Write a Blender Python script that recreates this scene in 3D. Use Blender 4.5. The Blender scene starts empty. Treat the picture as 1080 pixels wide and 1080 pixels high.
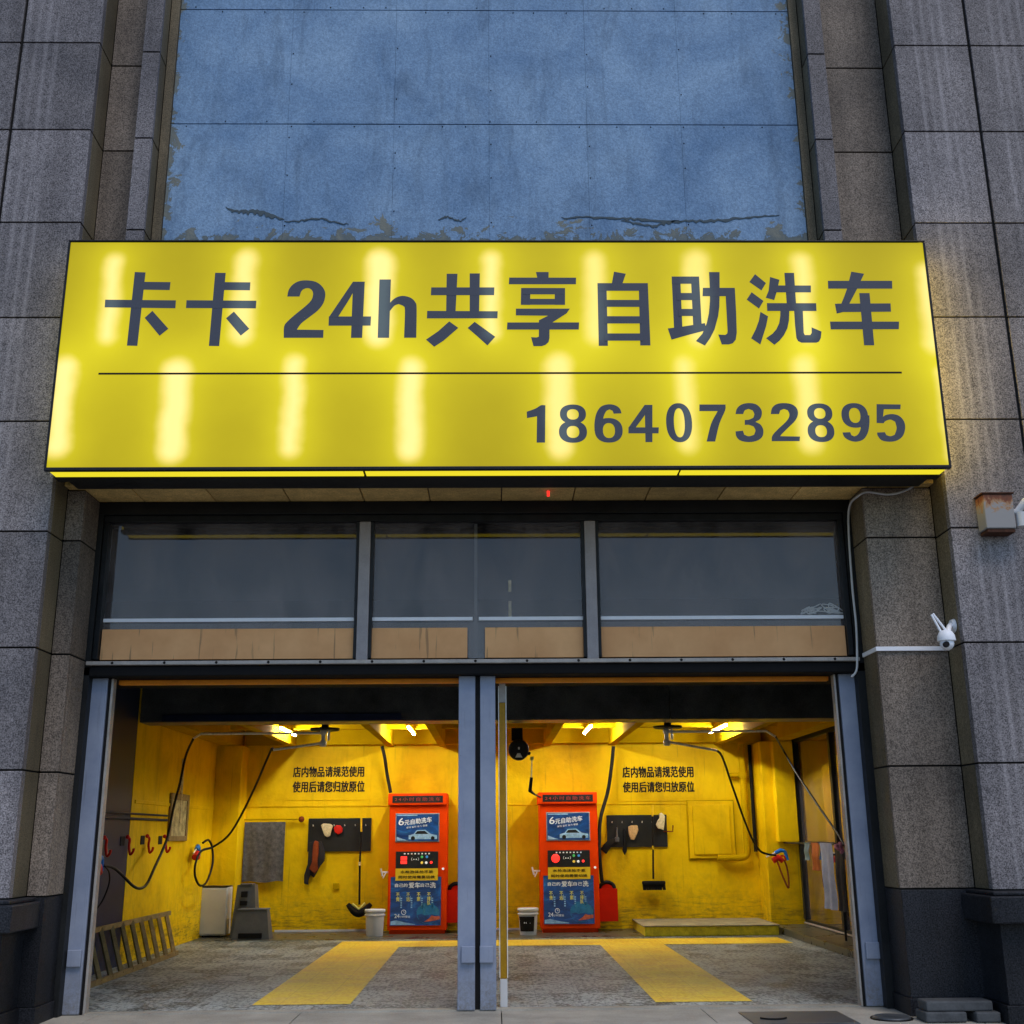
import bpy, bmesh, math, random
from mathutils import Vector, Matrix, Euler
random.seed(7)
scene = bpy.context.scene
C = scene.collection
R = math.radians

# ------------------------------------------------------------------ materials
def new_mat(name):
    m = bpy.data.materials.new(name); m.use_nodes = True
    nt = m.node_tree
    return m, nt, nt.nodes['Principled BSDF']

def nd(nt, typ, **kw):
    n = nt.nodes.new(typ)
    for k, v in kw.items():
        if k in n.inputs.keys() if isinstance(k, str) else False: n.inputs[k].default_value = v
        else: setattr(n, k, v)
    return n

def ramp(nt, fac, stops):
    r = nt.nodes.new('ShaderNodeValToRGB')
    el = r.color_ramp.elements
    el[0].position, el[0].color = stops[0][0], (*stops[0][1], 1)
    el[1].position, el[1].color = stops[1][0], (*stops[1][1], 1)
    for p, c in stops[2:]:
        e = el.new(p); e.color = (*c, 1)
    nt.links.new(fac, r.inputs[0])
    return r.outputs[0]

def mixc(nt, a, b, fac, mode='MIX'):
    n = nt.nodes.new('ShaderNodeMix'); n.data_type = 'RGBA'; n.blend_type = mode
    for sock, v in ((n.inputs[6], a), (n.inputs[7], b), (n.inputs[0], fac)):
        if hasattr(v, 'links'): nt.links.new(v, sock)
        elif isinstance(v, (int, float)): sock.default_value = v
        else: sock.default_value = (*v, 1)
    return n.outputs[2]

def math_n(nt, op, a, b=0.0, c=None, clamp=False):
    n = nt.nodes.new('ShaderNodeMath'); n.operation = op; n.use_clamp = clamp
    for i, v in enumerate((a, b) if c is None else (a, b, c)):
        if hasattr(v, 'links'): nt.links.new(v, n.inputs[i])
        else: n.inputs[i].default_value = v
    return n.outputs[0]

def coords(nt, scale=(1, 1, 1), loc=(0, 0, 0)):
    g = nt.nodes.new('ShaderNodeNewGeometry')
    mp = nt.nodes.new('ShaderNodeMapping'); mp.inputs['Scale'].default_value = scale; mp.inputs['Location'].default_value = loc
    nt.links.new(g.outputs['Position'], mp.inputs[0])
    return mp.outputs[0]

def noise(nt, vec, scale, detail=4, rough=.6, dist=0):
    n = nt.nodes.new('ShaderNodeTexNoise')
    n.inputs['Scale'].default_value = scale; n.inputs['Detail'].default_value = detail
    n.inputs['Roughness'].default_value = rough; n.inputs['Distortion'].default_value = dist
    nt.links.new(vec, n.inputs['Vector'])
    return n.outputs[0]

def bump(nt, bs, h, strength=.3, dist=.01):
    b = nt.nodes.new('ShaderNodeBump'); b.inputs['Strength'].default_value = strength; b.inputs['Distance'].default_value = dist
    nt.links.new(h, b.inputs['Height']); nt.links.new(b.outputs[0], bs.inputs['Normal'])

def tone(nt):
    a = nt.nodes.new('ShaderNodeAttribute'); a.attribute_name = 'tone'
    return a.outputs['Fac']

def plain(name, col, rough=.6, metal=0.0, var=.25, vscale=6, fine=60, spec=.18, bmp=.1):
    m, nt, bs = new_mat(name)
    v = coords(nt)
    n1 = noise(nt, v, vscale, 5); n2 = noise(nt, v, fine, 2)
    f = math_n(nt, 'ADD', math_n(nt, 'MULTIPLY', n1, .7), math_n(nt, 'MULTIPLY', n2, .3))
    lo = tuple(c * (1 - var) for c in col); hi = tuple(min(1, c * (1 + var)) for c in col)
    nt.links.new(ramp(nt, f, [(.3, lo), (.7, hi)]), bs.inputs['Base Color'])
    nt.links.new(math_n(nt, 'MULTIPLY_ADD', n1, .3, rough - .15, clamp=True), bs.inputs['Roughness'])
    bs.inputs['Metallic'].default_value = metal
    bs.inputs['Specular IOR Level'].default_value = spec
    if bmp: bump(nt, bs, f, bmp, .004)
    return m

def granite(name, lo, hi, streak=False, rough=.65, spec=.3):
    m, nt, bs = new_mat(name)
    v = coords(nt)
    fine = noise(nt, v, 85, 1, .5); mid = noise(nt, v, 30, 3, .7); big = noise(nt, v, .9, 5)
    vert = noise(nt, coords(nt, (5, 5, .35)), 1.3, 5, .65)
    f = math_n(nt, 'ADD', math_n(nt, 'MULTIPLY', fine, .72), math_n(nt, 'MULTIPLY', mid, .28))
    c = ramp(nt, f, [(.33, lo), (.67, hi), (.5, tuple((a + b) / 2 for a, b in zip(lo, hi)))])
    k = ramp(nt, big, [(.3, (.62, .62, .64)), (.7, (1.15, 1.12, 1.1))])
    c = mixc(nt, c, k, 1.0, 'MULTIPLY')
    k2 = ramp(nt, vert, [(.3, (.68, .67, .66)), (.6, (1.05, 1.05, 1.05))])
    c = mixc(nt, c, k2, .75, 'MULTIPLY')
    t = math_n(nt, 'MULTIPLY_ADD', tone(nt), .46, .79)
    cb = nt.nodes.new('ShaderNodeCombineXYZ')
    for i in range(3): nt.links.new(t, cb.inputs[i])
    c = mixc(nt, c, cb.outputs[0], 1.0, 'MULTIPLY')
    if streak:
        # combed vertical dressing marks cut into the middle of each slab
        sp = nt.nodes.new('ShaderNodeSeparateXYZ'); nt.links.new(coords(nt), sp.inputs[0])
        ph = noise(nt, coords(nt, (1, 1, .12)), 1.1, 3)
        xx = math_n(nt, 'ADD', sp.outputs[0], math_n(nt, 'MULTIPLY', ph, .09))
        s = math_n(nt, 'SINE', math_n(nt, 'MULTIPLY', xx, 62.0))
        s = math_n(nt, 'MULTIPLY_ADD', s, .5, .5)
        s = math_n(nt, 'POWER', s, 2.5)
        # band along each slab column
        dx = math_n(nt, 'ABSOLUTE', sp.outputs[0])
        fr = math_n(nt, 'FRACT', math_n(nt, 'DIVIDE', math_n(nt, 'SUBTRACT', dx, 4.2), .815))
        band = math_n(nt, 'MULTIPLY', math_n(nt, 'GREATER_THAN', fr, .26), math_n(nt, 'LESS_THAN', fr, .74))
        pn = noise(nt, coords(nt, (9, 1, .8)), 1.5, 3)
        band = math_n(nt, 'MULTIPLY', band, math_n(nt, 'MULTIPLY', math_n(nt, 'SUBTRACT', pn, .3, clamp=True), 2.2, clamp=True))
        sb = math_n(nt, 'MULTIPLY', s, band)
        c = mixc(nt, c, tuple(min(1, h * 1.45) for h in hi), math_n(nt, 'MULTIPLY', sb, .38))
    nt.links.new(c, bs.inputs['Base Color'])
    bs.inputs['Roughness'].default_value = rough
    bs.inputs['Specular IOR Level'].default_value = spec
    bump(nt, bs, f, .35, .004)
    return m

M = {}
M['granite_grey'] = granite('granite_grey', (.055, .051, .054), (.37, .345, .355), streak=True)
M['granite_warm'] = granite('granite_warm', (.07, .057, .045), (.33, .275, .225))
M['granite_reveal'] = granite('granite_reveal', (.09, .075, .045), (.25, .205, .13))
M['granite_black'] = granite('granite_black', (.005, .006, .008), (.040, .043, .052), rough=.5, spec=.15)
M['joint'] = plain('joint', (.012, .012, .012), .9)
M['soffit'] = granite('soffit_glow_stone', (.50, .34, .11), (.88, .62, .24))  # yellow glow from the sign is put into this stone colour
M['black'] = plain('black_paint', (.014, .015, .016), .5, var=.5, vscale=2.5, spec=.25)
M['bulkhead'] = plain('bulkhead_black_paint', (.09, .095, .094), .35, var=.8, vscale=1.6, bmp=.2)
M['black_matt'] = plain('black_matt', (.008, .008, .009), .8, var=.4)
M['dark_wall'] = plain('dark_wall_paint', (.020, .030, .072), .5, var=.5, vscale=1.4, bmp=.2)
def mat_rail():
    m, nt, bs = new_mat('grey_blue_rail_paint'); v = coords(nt)
    n1 = noise(nt, v, 3, 5, .65); n2 = noise(nt, coords(nt, (12, 12, .8)), 2.2, 5, .7); n3 = noise(nt, v, 30, 4, .8)
    c = ramp(nt, n1, [(.3, (.21, .25, .35)), (.7, (.30, .34, .44))])
    c = mixc(nt, c, (.10, .10, .11), ramp(nt, n2, [(.58, (0, 0, 0)), (.78, (.55, .55, .55))]))
    sp = nt.nodes.new('ShaderNodeSeparateXYZ'); nt.links.new(v, sp.inputs[0])
    low = math_n(nt, 'MULTIPLY', math_n(nt, 'SUBTRACT', .55, sp.outputs[2], clamp=True), 1.6, clamp=True)
    c = mixc(nt, c, (.15, .14, .12), math_n(nt, 'MULTIPLY', low, ramp(nt, n3, [(.35, (.1, .1, .1)), (.65, (1, 1, 1))])))
    c = mixc(nt, c, (.10, .10, .11), ramp(nt, n3, [(.70, (0, 0, 0)), (.74, (.6, .6, .6))]))
    nt.links.new(c, bs.inputs['Base Color']); bs.inputs['Roughness'].default_value = .45; bs.inputs['Specular IOR Level'].default_value = .3
    bump(nt, bs, n1, .08, .01); return m
M['rail'] = mat_rail()
M['alu'] = plain('aluminium', (.40, .37, .34), .5, metal=.3, var=.25, vscale=9)
M['mullion'] = plain('mullion_metal', (.33, .30, .30), .5, metal=.3, var=.2)
M['dark_frame'] = plain('dark_frame', (.02, .021, .023), .4, metal=.3, var=.4)
M['grey_frame'] = plain('grey_frame', (.11, .115, .12), .5, var=.3)
M['steel'] = plain('galvanised_steel', (.85, .84, .80), .3, metal=.15, var=.2)
M['rubber'] = plain('black_rubber', (.009, .008, .008), .6, var=.3)
M['white_plastic'] = plain('white_plastic', (.62, .63, .64), .4, var=.06)
M['white_bright'] = plain('white_bright', (.86, .88, .93), .4, var=.06)
M['grey_plastic'] = plain('grey_plastic', (.10, .105, .11), .5, var=.2)
M['blue_plastic'] = plain('blue_plastic', (.02, .17, .60), .4, var=.1)
M['red_plastic'] = plain('red_plastic', (.62, .02, .012), .4, var=.1)
M['orange_film'] = plain('orange_film', (.85, .27, .02), .4, var=.3, vscale=2)
M['red_metal'] = plain('red_orange_metal', (.80, .052, .001), .6, var=.12, vscale=3, spec=.06)
M['red_dark'] = plain('dark_red_metal', (.60, .016, .003), .5, var=.12, spec=.06)
M['text_black'] = plain('text_black', (.012, .010, .008), .6)
M['text_white'] = plain('text_white', (.85, .88, .9), .5, var=.03)
M['text_yellow'] = plain('text_yellow', (.80, .75, .18), .5, var=.05)
M['label_yellow'] = plain('label_yellow', (.80, .55, .02), .5, var=.05)
M['pot_blue'] = plain('pot_blue', (.03, .17, .34), .4, var=.45, vscale=9)
M['pale_blue'] = plain('pale_blue', (.30, .50, .72), .5, var=.4, vscale=12)
M['coral'] = plain('coral_red', (.55, .13, .07), .5, var=.5, vscale=25)
M['towel_grey'] = plain('towel_grey', (.10, .10, .105), .95, var=.55, vscale=14, spec=.1)
M['towel_light'] = plain('towel_light_grey', (.24, .27, .38), .95, var=.25, spec=.1)
M['towel_blue'] = plain('towel_blue_grey', (.13, .18, .20), .95, var=.25, spec=.1)
M['towel_orange'] = plain('towel_orange', (.32, .10, .03), .95, var=.25, spec=.1)
M['cloth_dark'] = plain('cloth_dark', (.03, .028, .03), .95, var=.4, spec=.1)
M['cloth_navy'] = plain('cloth_navy', (.018, .03, .05), .95, var=.4, spec=.1)
M['cloth_brown'] = plain('cloth_brown', (.20, .045, .015), .9, var=.4, spec=.1)
M['pink'] = plain('pink_rubber', (.75, .22, .30), .6, var=.6, vscale=40)
M['cream'] = plain('cream_sponge', (.66, .56, .32), .85, var=.3, vscale=30)
M['tan'] = plain('tan_glove', (.55, .36, .16), .85, var=.3, vscale=30)
M['ladder'] = plain('ladder_bamboo', (.26, .19, .08), .6, var=.5, vscale=5)
M['fridge'] = plain('white_cabinet', (.58, .57, .52), .4, var=.05)
M['stone_pale'] = plain('pale_stone', (.075, .08, .085), .85, var=.35, vscale=9)
M['dark_rust'] = plain('dark_rust', (.07, .03, .018), .8, var=.5, vscale=20)
M['partition_back'] = plain('grey_olive_panel', (.16, .145, .07), .6, var=.4, vscale=1.5)
M['slab_top'] = plain('worn_slab_top', (.30, .27, .17), .8, var=.5, vscale=4)
M['rust'] = None
M['amber_film'] = plain('amber_film', (.42, .23, .012), .35, var=.3, vscale=4)

def mat_yellow():
    m, nt, bs = new_mat('yellow_wall_paint')
    v = coords(nt)
    n1 = noise(nt, v, 1.1, 6, .62, .3); n2 = noise(nt, v, 9, 5, .7); sv = noise(nt, coords(nt, (2.5, 2.5, .4)), 1.6, 5, .7)
    c = ramp(nt, n1, [(.28, (.58, .35, .001)), (.72, (.93, .63, .003)), (.5, (.82, .54, .002))])
    c = mixc(nt, c, (.34, .21, .01), ramp(nt, sv, [(.55, (0, 0, 0)), (.85, (.55, .55, .55))]))
    # damp and scuffs low on the wall
    sp = nt.nodes.new('ShaderNodeSeparateXYZ'); nt.links.new(v, sp.inputs[0])
    low = math_n(nt, 'MULTIPLY', math_n(nt, 'SUBTRACT', 1.2, sp.outputs[2], clamp=True), .75)
    dm = math_n(nt, 'MULTIPLY', low, math_n(nt, 'MULTIPLY', math_n(nt, 'SUBTRACT', n2, .42, clamp=True), 4, clamp=True))
    c = mixc(nt, c, (.40, .27, .02), math_n(nt, 'MULTIPLY', dm, .75))
    # tyre and trolley scuffs near the floor, thin dirty runs higher up
    sc = noise(nt, coords(nt, (1.2, 1.2, 9)), 3.0, 5, .75, .4)
    lw = math_n(nt, 'MULTIPLY', math_n(nt, 'SUBTRACT', .62, sp.outputs[2], clamp=True), 2.2, clamp=True)
    c = mixc(nt, c, (.12, .085, .02), math_n(nt, 'MULTIPLY', lw, ramp(nt, sc, [(.50, (0, 0, 0)), (.66, (.8, .8, .8))])))
    rn = noise(nt, coords(nt, (14, 14, .5)), 1.3, 4, .6)
    c = mixc(nt, c, (.30, .19, .015), ramp(nt, rn, [(.63, (0, 0, 0)), (.72, (.45, .45, .45))]))
    nt.links.new(c, bs.inputs['Base Color']); bs.inputs['Roughness'].default_value = .55
    bs.inputs['Specular IOR Level'].default_value = .1
    bump(nt, bs, math_n(nt, 'ADD', n2, math_n(nt, 'MULTIPLY', n1, 2)), .5, .015)
    return m
M['yellow'] = mat_yellow()
M['yellow_beam'] = plain('yellow_beam_paint', (.48, .31, .002), .85, var=.22, vscale=2, spec=.02)
M['yellow_notice'] = plain('yellow_notice_paint', (.76, .53, .010), .5, var=.08)
M['yellow_soft'] = plain('yellow_stone_edge', (.80, .60, .03), .7, var=.35, vscale=10, bmp=.5)

def mat_blue():
    m, nt, bs = new_mat('weathered_blue_board')
    v = coords(nt)
    n1 = noise(nt, v, 1.0, 6, .65, .4); n2 = noise(nt, v, 48, 3, .85); n3 = noise(nt, v, 4.0, 6, .7, .6)
    c = ramp(nt, n1, [(.28, (.115, .215, .37)), (.72, (.275, .41, .575)), (.5, (.195, .315, .48))])
    c = mixc(nt, c, ramp(nt, n2, [(.3, (.6, .62, .66)), (.7, (1.5, 1.45, 1.4))]), .8, 'MULTIPLY')
    sp = nt.nodes.new('ShaderNodeSeparateXYZ'); nt.links.new(v, sp.inputs[0])
    # grime runs and dark diagonal smears
    gr = noise(nt, coords(nt, (2.2, 1, .5)), 1.6, 6, .7, .8)
    c = mixc(nt, c, (.055, .09, .14), ramp(nt, gr, [(.50, (0, 0, 0)), (.78, (.6, .6, .6))]))
    # peeled plaster along the bottom and both edges
    bot = math_n(nt, 'MULTIPLY', math_n(nt, 'SUBTRACT', 7.86, sp.outputs[2], clamp=True), 1.0)
    ax = math_n(nt, 'ABSOLUTE', math_n(nt, 'ADD', sp.outputs[0], .05))
    side = math_n(nt, 'MULTIPLY', math_n(nt, 'SUBTRACT', ax, 2.86, clamp=True), 1.0)
    edge = math_n(nt, 'MAXIMUM', bot, side)
    pm = math_n(nt, 'GREATER_THAN', math_n(nt, 'ADD', edge, math_n(nt, 'MULTIPLY', n3, 1.2)), 1.04)
    plaster = ramp(nt, n3, [(.35, (.07, .09, .10)), (.65, (.22, .22, .17)), (.5, (.13, .15, .14))])
    c = mixc(nt, c, plaster, math_n(nt, 'MULTIPLY', pm, .9))
    nt.links.new(c, bs.inputs['Base Color']); bs.inputs['Roughness'].default_value = .75
    bs.inputs['Specular IOR Level'].default_value = .2
    bump(nt, bs, math_n(nt, 'SUBTRACT', math_n(nt, 'ADD', n2, n3), math_n(nt, 'MULTIPLY', pm, .8)), .4, .01)
    return m
M['blue'] = mat_blue()

def mat_crack():
    m, nt, bs = new_mat('torn_render'); bs.inputs['Base Color'].default_value = (.07, .10, .12, 1); bs.inputs['Roughness'].default_value = .9
    return m
M['crack'] = mat_crack()

def mat_floor(name, a, b, paint=False):
    m, nt, bs = new_mat(name)
    v = coords(nt)
    st = noise(nt, coords(nt, (1.5, 1.0, 1)), 2.3, 4, .6, .8)      # wet and worn patches
    fi = noise(nt, coords(nt, (1.0, .6, 1)), 22, 3, .75)            # open ribs of the plastic tiles
    spq = nt.nodes.new('ShaderNodeSeparateXYZ'); nt.links.new(v, spq.inputs[0])
    cq = nt.nodes.new('ShaderNodeCombineXYZ')
    nt.links.new(math_n(nt, 'FLOOR', math_n(nt, 'MULTIPLY', spq.outputs[0], 3.6)), cq.inputs[0])
    nt.links.new(math_n(nt, 'FLOOR', math_n(nt, 'MULTIPLY', spq.outputs[1], 2.9)), cq.inputs[1])
    wn = nt.nodes.new('ShaderNodeTexWhiteNoise'); wn.noise_dimensions = '2D'; nt.links.new(cq.outputs[0], wn.inputs['Vector'])
    fi2 = wn.outputs['Value']
    big = noise(nt, v, .5, 4)
    grid = nt.nodes.new('ShaderNodeTexBrick')
    grid.offset = 0; grid.inputs['Scale'].default_value = 1.0
    grid.inputs['Brick Width'].default_value = .40; grid.inputs['Row Height'].default_value = .40
    grid.inputs['Mortar Size'].default_value = .005
    nt.links.new(v, grid.inputs['Vector'])
    f = math_n(nt, 'ADD', math_n(nt, 'MULTIPLY', fi, .64), math_n(nt, 'ADD', math_n(nt, 'MULTIPLY', st, .28), math_n(nt, 'MULTIPLY', fi2, .08)))
    c = ramp(nt, f, [(.43, a), (.57, b), (.50, tuple(p * .45 + q * .55 for p, q in zip(a, b)))])
    c = mixc(nt, c, tuple(q * .6 for q in a), math_n(nt, 'MULTIPLY', grid.outputs['Fac'], .35))
    c = mixc(nt, c, ramp(nt, big, [(.3, (.74, .74, .72)), (.7, (1.1, 1.1, 1.08))]), 1.0, 'MULTIPLY')
    sp = nt.nodes.new('ShaderNodeSeparateXYZ'); nt.links.new(v, sp.inputs[0])
    far = math_n(nt, 'MULTIPLY', math_n(nt, 'SUBTRACT', sp.outputs[1], 15.8, clamp=False), .3, clamp=True)
    if not paint: c = mixc(nt, c, mixc(nt, c, (.55, .52, .42), 1.0, 'MULTIPLY'), far)    # darker and yellower toward the back wall
    nt.links.new(c, bs.inputs['Base Color'])
    nt.links.new(math_n(nt, 'MULTIPLY_ADD', st, .5, .3), bs.inputs['Roughness'])
    bump(nt, bs, f, .4, .008)
    return m
M['mat_floor'] = mat_floor('ribbed_floor_tiles', (.030, .044, .050), (.42, .48, .50))
M['mat_yellow'] = mat_floor('yellow_floor_tiles', (.85, .52, .015), (1.0, .74, .05), True)
M['wet'] = plain('wet_concrete', (.09, .085, .06), .3, var=.5, vscale=3)
M['paving'] = plain('concrete_paving', (.36, .345, .30), .75, var=.35, vscale=2.2, bmp=.3)
M['asphalt'] = plain('asphalt', (.055, .055, .055), .9, var=.3, vscale=3, bmp=.4)
M['cover'] = plain('manhole_steel', (.09, .10, .11), .5, metal=.5, var=.4)

def mat_glass(name, tint=(.85, .9, .9), refl=1.6, dirt_haze=.0):
    m, nt, bs = new_mat(name)
    nt.nodes.remove(bs)
    out = nt.nodes['Material Output']
    gl = nt.nodes.new('ShaderNodeBsdfGlossy'); gl.inputs['Roughness'].default_value = .015
    gl.inputs['Color'].default_value = (1, .9, .85, 1)
    tr = nt.nodes.new('ShaderNodeBsdfTransparent'); tr.inputs['Color'].default_value = (*tint, 1)
    fr = nt.nodes.new('ShaderNodeFresnel'); fr.inputs['IOR'].default_value = 1.5
    mx = nt.nodes.new('ShaderNodeMixShader')
    nt.links.new(math_n(nt, 'MULTIPLY', fr.outputs[0], refl, clamp=True), mx.inputs[0])
    nt.links.new(tr.outputs[0], mx.inputs[1]); nt.links.new(gl.outputs[0], mx.inputs[2])
    last = mx.outputs[0]
    if dirt_haze:
        df = nt.nodes.new('ShaderNodeBsdfDiffuse'); df.inputs['Color'].default_value = (.40, .36, .37, 1)  # diffuse veil carries the cloudy grey of the reflected sky
        n = noise(nt, coords(nt, (1, 1, .45)), 2.2, 6, .65, .5)
        m2 = nt.nodes.new('ShaderNodeMixShader')
        nt.links.new(math_n(nt, 'MULTIPLY', math_n(nt, 'MULTIPLY_ADD', n, 2.6, -.75, clamp=True), dirt_haze), m2.inputs[0]); nt.links.new(last, m2.inputs[1]); nt.links.new(df.outputs[0], m2.inputs[2])
        last = m2.outputs[0]
    nt.links.new(last, out.inputs[0])
    return m
M['glass'] = mat_glass('cloudy_window_glass', (.92, .92, .9), 1.5, .36)
M['glass_in'] = mat_glass('partition_glass', (.75, .78, .7), 2.5, .12)

def mat_card():
    m, nt, bs = new_mat('stained_tan_board')
    v = coords(nt)
    n1 = noise(nt, v, 2.5, 4); sv = noise(nt, coords(nt, (9, 1, .6)), 2.0, 4, .5)
    c = ramp(nt, n1, [(.3, (.76, .37, .15)), (.7, (.92, .50, .22))])
    c = mixc(nt, c, (.16, .10, .06), ramp(nt, sv, [(.62, (0, 0, 0)), (.66, (.5, .5, .5))]))
    nt.links.new(c, bs.inputs['Base Color']); bs.inputs['Roughness'].default_value = .8
    return m
M['card'] = mat_card()

def mat_rust():
    m, nt, bs = new_mat('rusty_white_paint')
    v = coords(nt)
    n = noise(nt, v, 7, 6, .7, .5)
    sp = nt.nodes.new('ShaderNodeSeparateXYZ'); nt.links.new(v, sp.inputs[0])
    g = math_n(nt, 'MULTIPLY', math_n(nt, 'SUBTRACT', sp.outputs[2], 4.22), 1.6)
    f = math_n(nt, 'ADD', n, g)
    c = ramp(nt, f, [(.66, (.30, .29, .28)), (.82, (.20, .055, .018)), (.73, (.38, .22, .11)), (1.0, (.04, .02, .012))])
    nt.links.new(c, bs.inputs['Base Color']); bs.inputs['Roughness'].default_value = .7
    return m
M['rust'] = mat_rust()

def mat_emit(name, col, s, base=(.8, .8, .8)):
    m, nt, bs = new_mat(name)
    bs.inputs['Base Color'].default_value = (*base, 1)
    bs.inputs['Emission Color'].default_value = (*col, 1); bs.inputs['Emission Strength'].default_value = s
    return m
M['tube'] = mat_emit('lit_tube', (1.0, .98, .94), 225)
M['led_red'] = mat_emit('red_digits', (1, .03, .02), 1.6, (.3, .01, .01))
M['led_dim'] = mat_emit('dim_red_display', (.6, .03, .02), .25, (.2, .02, .02))
M['lamp_green'] = mat_emit('green_button', (.1, .6, .15), .35, (.05, .4, .1))
M['lamp_blue'] = mat_emit('blue_button', (.05, .3, .7), .35, (.03, .2, .5))
M['lamp_yellow'] = mat_emit('yellow_button', (.8, .6, .1), .4, (.7, .5, .05))
M['lamp_white'] = mat_emit('white_button', (.8, .8, .8), .4)

# sign: emissive film; glow of unmodelled tubes is painted into it at these places
SPOTS = [(-3.54,6.694,5.96), (-2.312,6.724,5.968),
 (-1.052,6.705,5.967), (-0.009,6.725,5.985),
 (0.966,6.705,5.965), (1.927,6.705,5.964),
 (2.926,6.706,5.963),
 (-3.896,5.631,4.882), (-2.874,5.592,4.843),
 (-1.815,5.665,4.858), (-0.743,5.617,4.837),
 (0.608,5.643,4.87), (1.766,5.641,4.885),
 (2.876,5.64,4.9),
 (4.137, 6.567, 5.885), (4.181, 5.553, 4.77)]

def glow_group():
    g = bpy.data.node_groups.new('tube_glow', 'ShaderNodeTree')
    g.interface.new_socket('Core', in_out='OUTPUT', socket_type='NodeSocketFloat')
    g.interface.new_socket('Halo', in_out='OUTPUT', socket_type='NodeSocketFloat')
    go = g.nodes.new('NodeGroupOutput')
    geo = g.nodes.new('ShaderNodeNewGeometry')
    sp = g.nodes.new('ShaderNodeSeparateXYZ'); g.links.new(geo.outputs['Position'], sp.inputs[0])
    core = halo = None
    for i, (x, z1, z0) in enumerate(SPOTS):
        dx = math_n(g, 'SUBTRACT', sp.outputs[0], x)
        cz = (z0 + z1) / 2; h = abs(z1 - z0) / 2
        dz = math_n(g, 'SUBTRACT', math_n(g, 'ABSOLUTE', math_n(g, 'SUBTRACT', sp.outputs[2], cz)), h - .0)
        dz = math_n(g, 'MAXIMUM', dz, 0.0)
        if i == 0: wob = math_n(g, 'MULTIPLY', math_n(g, 'SUBTRACT', noise(g, sp.inputs[0].links[0].from_socket, 3.1, 3, .5), .5), .10)
        dx = math_n(g, 'ADD', dx, math_n(g, 'MULTIPLY', wob, 1.0 if i % 2 else -.8))
        d = math_n(g, 'SQRT', math_n(g, 'ADD', math_n(g, 'MULTIPLY', dx, dx), math_n(g, 'MULTIPLY', dz, dz)))
        mr = g.nodes.new('ShaderNodeMapRange'); mr.interpolation_type = 'SMOOTHSTEP'
        g.links.new(d, mr.inputs[0]); w = .085 + .02 * ((i * 7) % 3 - 1)
        mr.inputs[1].default_value = w + .085; mr.inputs[2].default_value = w - .075; mr.inputs[3].default_value = 0
        mr.inputs[4].default_value = [.9, .84, 1, .86, .66, .6, .74, 1, 1, .92, 1, .8, .62, .66, .8, 1][i]
        hl = math_n(g, 'POWER', 2.718, math_n(g, 'MULTIPLY', d, -3.6))
        core = mr.outputs[0] if core is None else math_n(g, 'MAXIMUM', core, mr.outputs[0])
        halo = hl if halo is None else math_n(g, 'ADD', halo, hl)
    g.links.new(core, go.inputs[0]); g.links.new(halo, go.inputs[1])
    return g
GLOW = glow_group()

def mat_sign():
    m, nt, bs = new_mat('lit_yellow_film')
    gn = nt.nodes.new('ShaderNodeGroup'); gn.node_tree = GLOW
    dirt_haze = noise(nt, coords(nt), 1.2, 5, .6, .5)
    halo = math_n(nt, 'MULTIPLY_ADD', dirt_haze, .10, math_n(nt, 'MULTIPLY', gn.outputs[1], .80))
    c = ramp(nt, halo, [(.12, (.34, .27, .004)), (1.0, (.86, .76, .028)), (.45, (.54, .455, .008)), (.75, (.70, .61, .012))])
    c = mixc(nt, c, (1.2, .95, .34), gn.outputs[0])
    bs.inputs['Base Color'].default_value = (.12, .09, .004, 1); bs.inputs['Roughness'].default_value = .5
    bs.inputs['Specular IOR Level'].default_value = .15
    nt.links.new(c, bs.inputs['Emission Color']); bs.inputs['Emission Strength'].default_value = 1.0
    return m
M['sign_film'] = mat_sign()
def mat_letter():
    m, nt, bs = new_mat('dark_blue_letter_film')
    gn = nt.nodes.new('ShaderNodeGroup'); gn.node_tree = GLOW
    c = mixc(nt, (.024, .029, .045), (.10, .14, .15), gn.outputs[0])  # tube glow painted into the emission of the letters
    bs.inputs['Base Color'].default_value = (.045, .05, .065, 1); bs.inputs['Roughness'].default_value = .5
    bs.inputs['Specular IOR Level'].default_value = .2
    nt.links.new(c, bs.inputs['Emission Color']); bs.inputs['Emission Strength'].default_value = .75
    return m
M['letter'] = mat_letter()
M['strip_lit'] = mat_emit('lit_lower_strip', (.78, .66, .02), 1.1, (.2, .16, .01))
M['side_lit'] = mat_emit('lit_side_film', (1.0, .72, .12), 9, (.2, .16, .01))

def mat_poster(name):
    m, nt, bs = new_mat(name)
    v = coords(nt)
    n = noise(nt, coords(nt, (1, 1, 2.2)), 3.2, 5, .6, 1.2)
    c = ramp(nt, n, [(.3, (.001, .014, .075)), (.75, (.016, .15, .45)), (.55, (.003, .050, .21))])
    nt.links.new(c, bs.inputs['Base Color']); bs.inputs['Roughness'].default_value = .3
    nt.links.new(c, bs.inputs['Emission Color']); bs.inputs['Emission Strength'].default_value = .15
    return m
M['poster'] = mat_poster('blue_poster_print')
M['picture'] = plain('framed_print', (.42, .38, .20), .5, var=.8, vscale=11)

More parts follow.
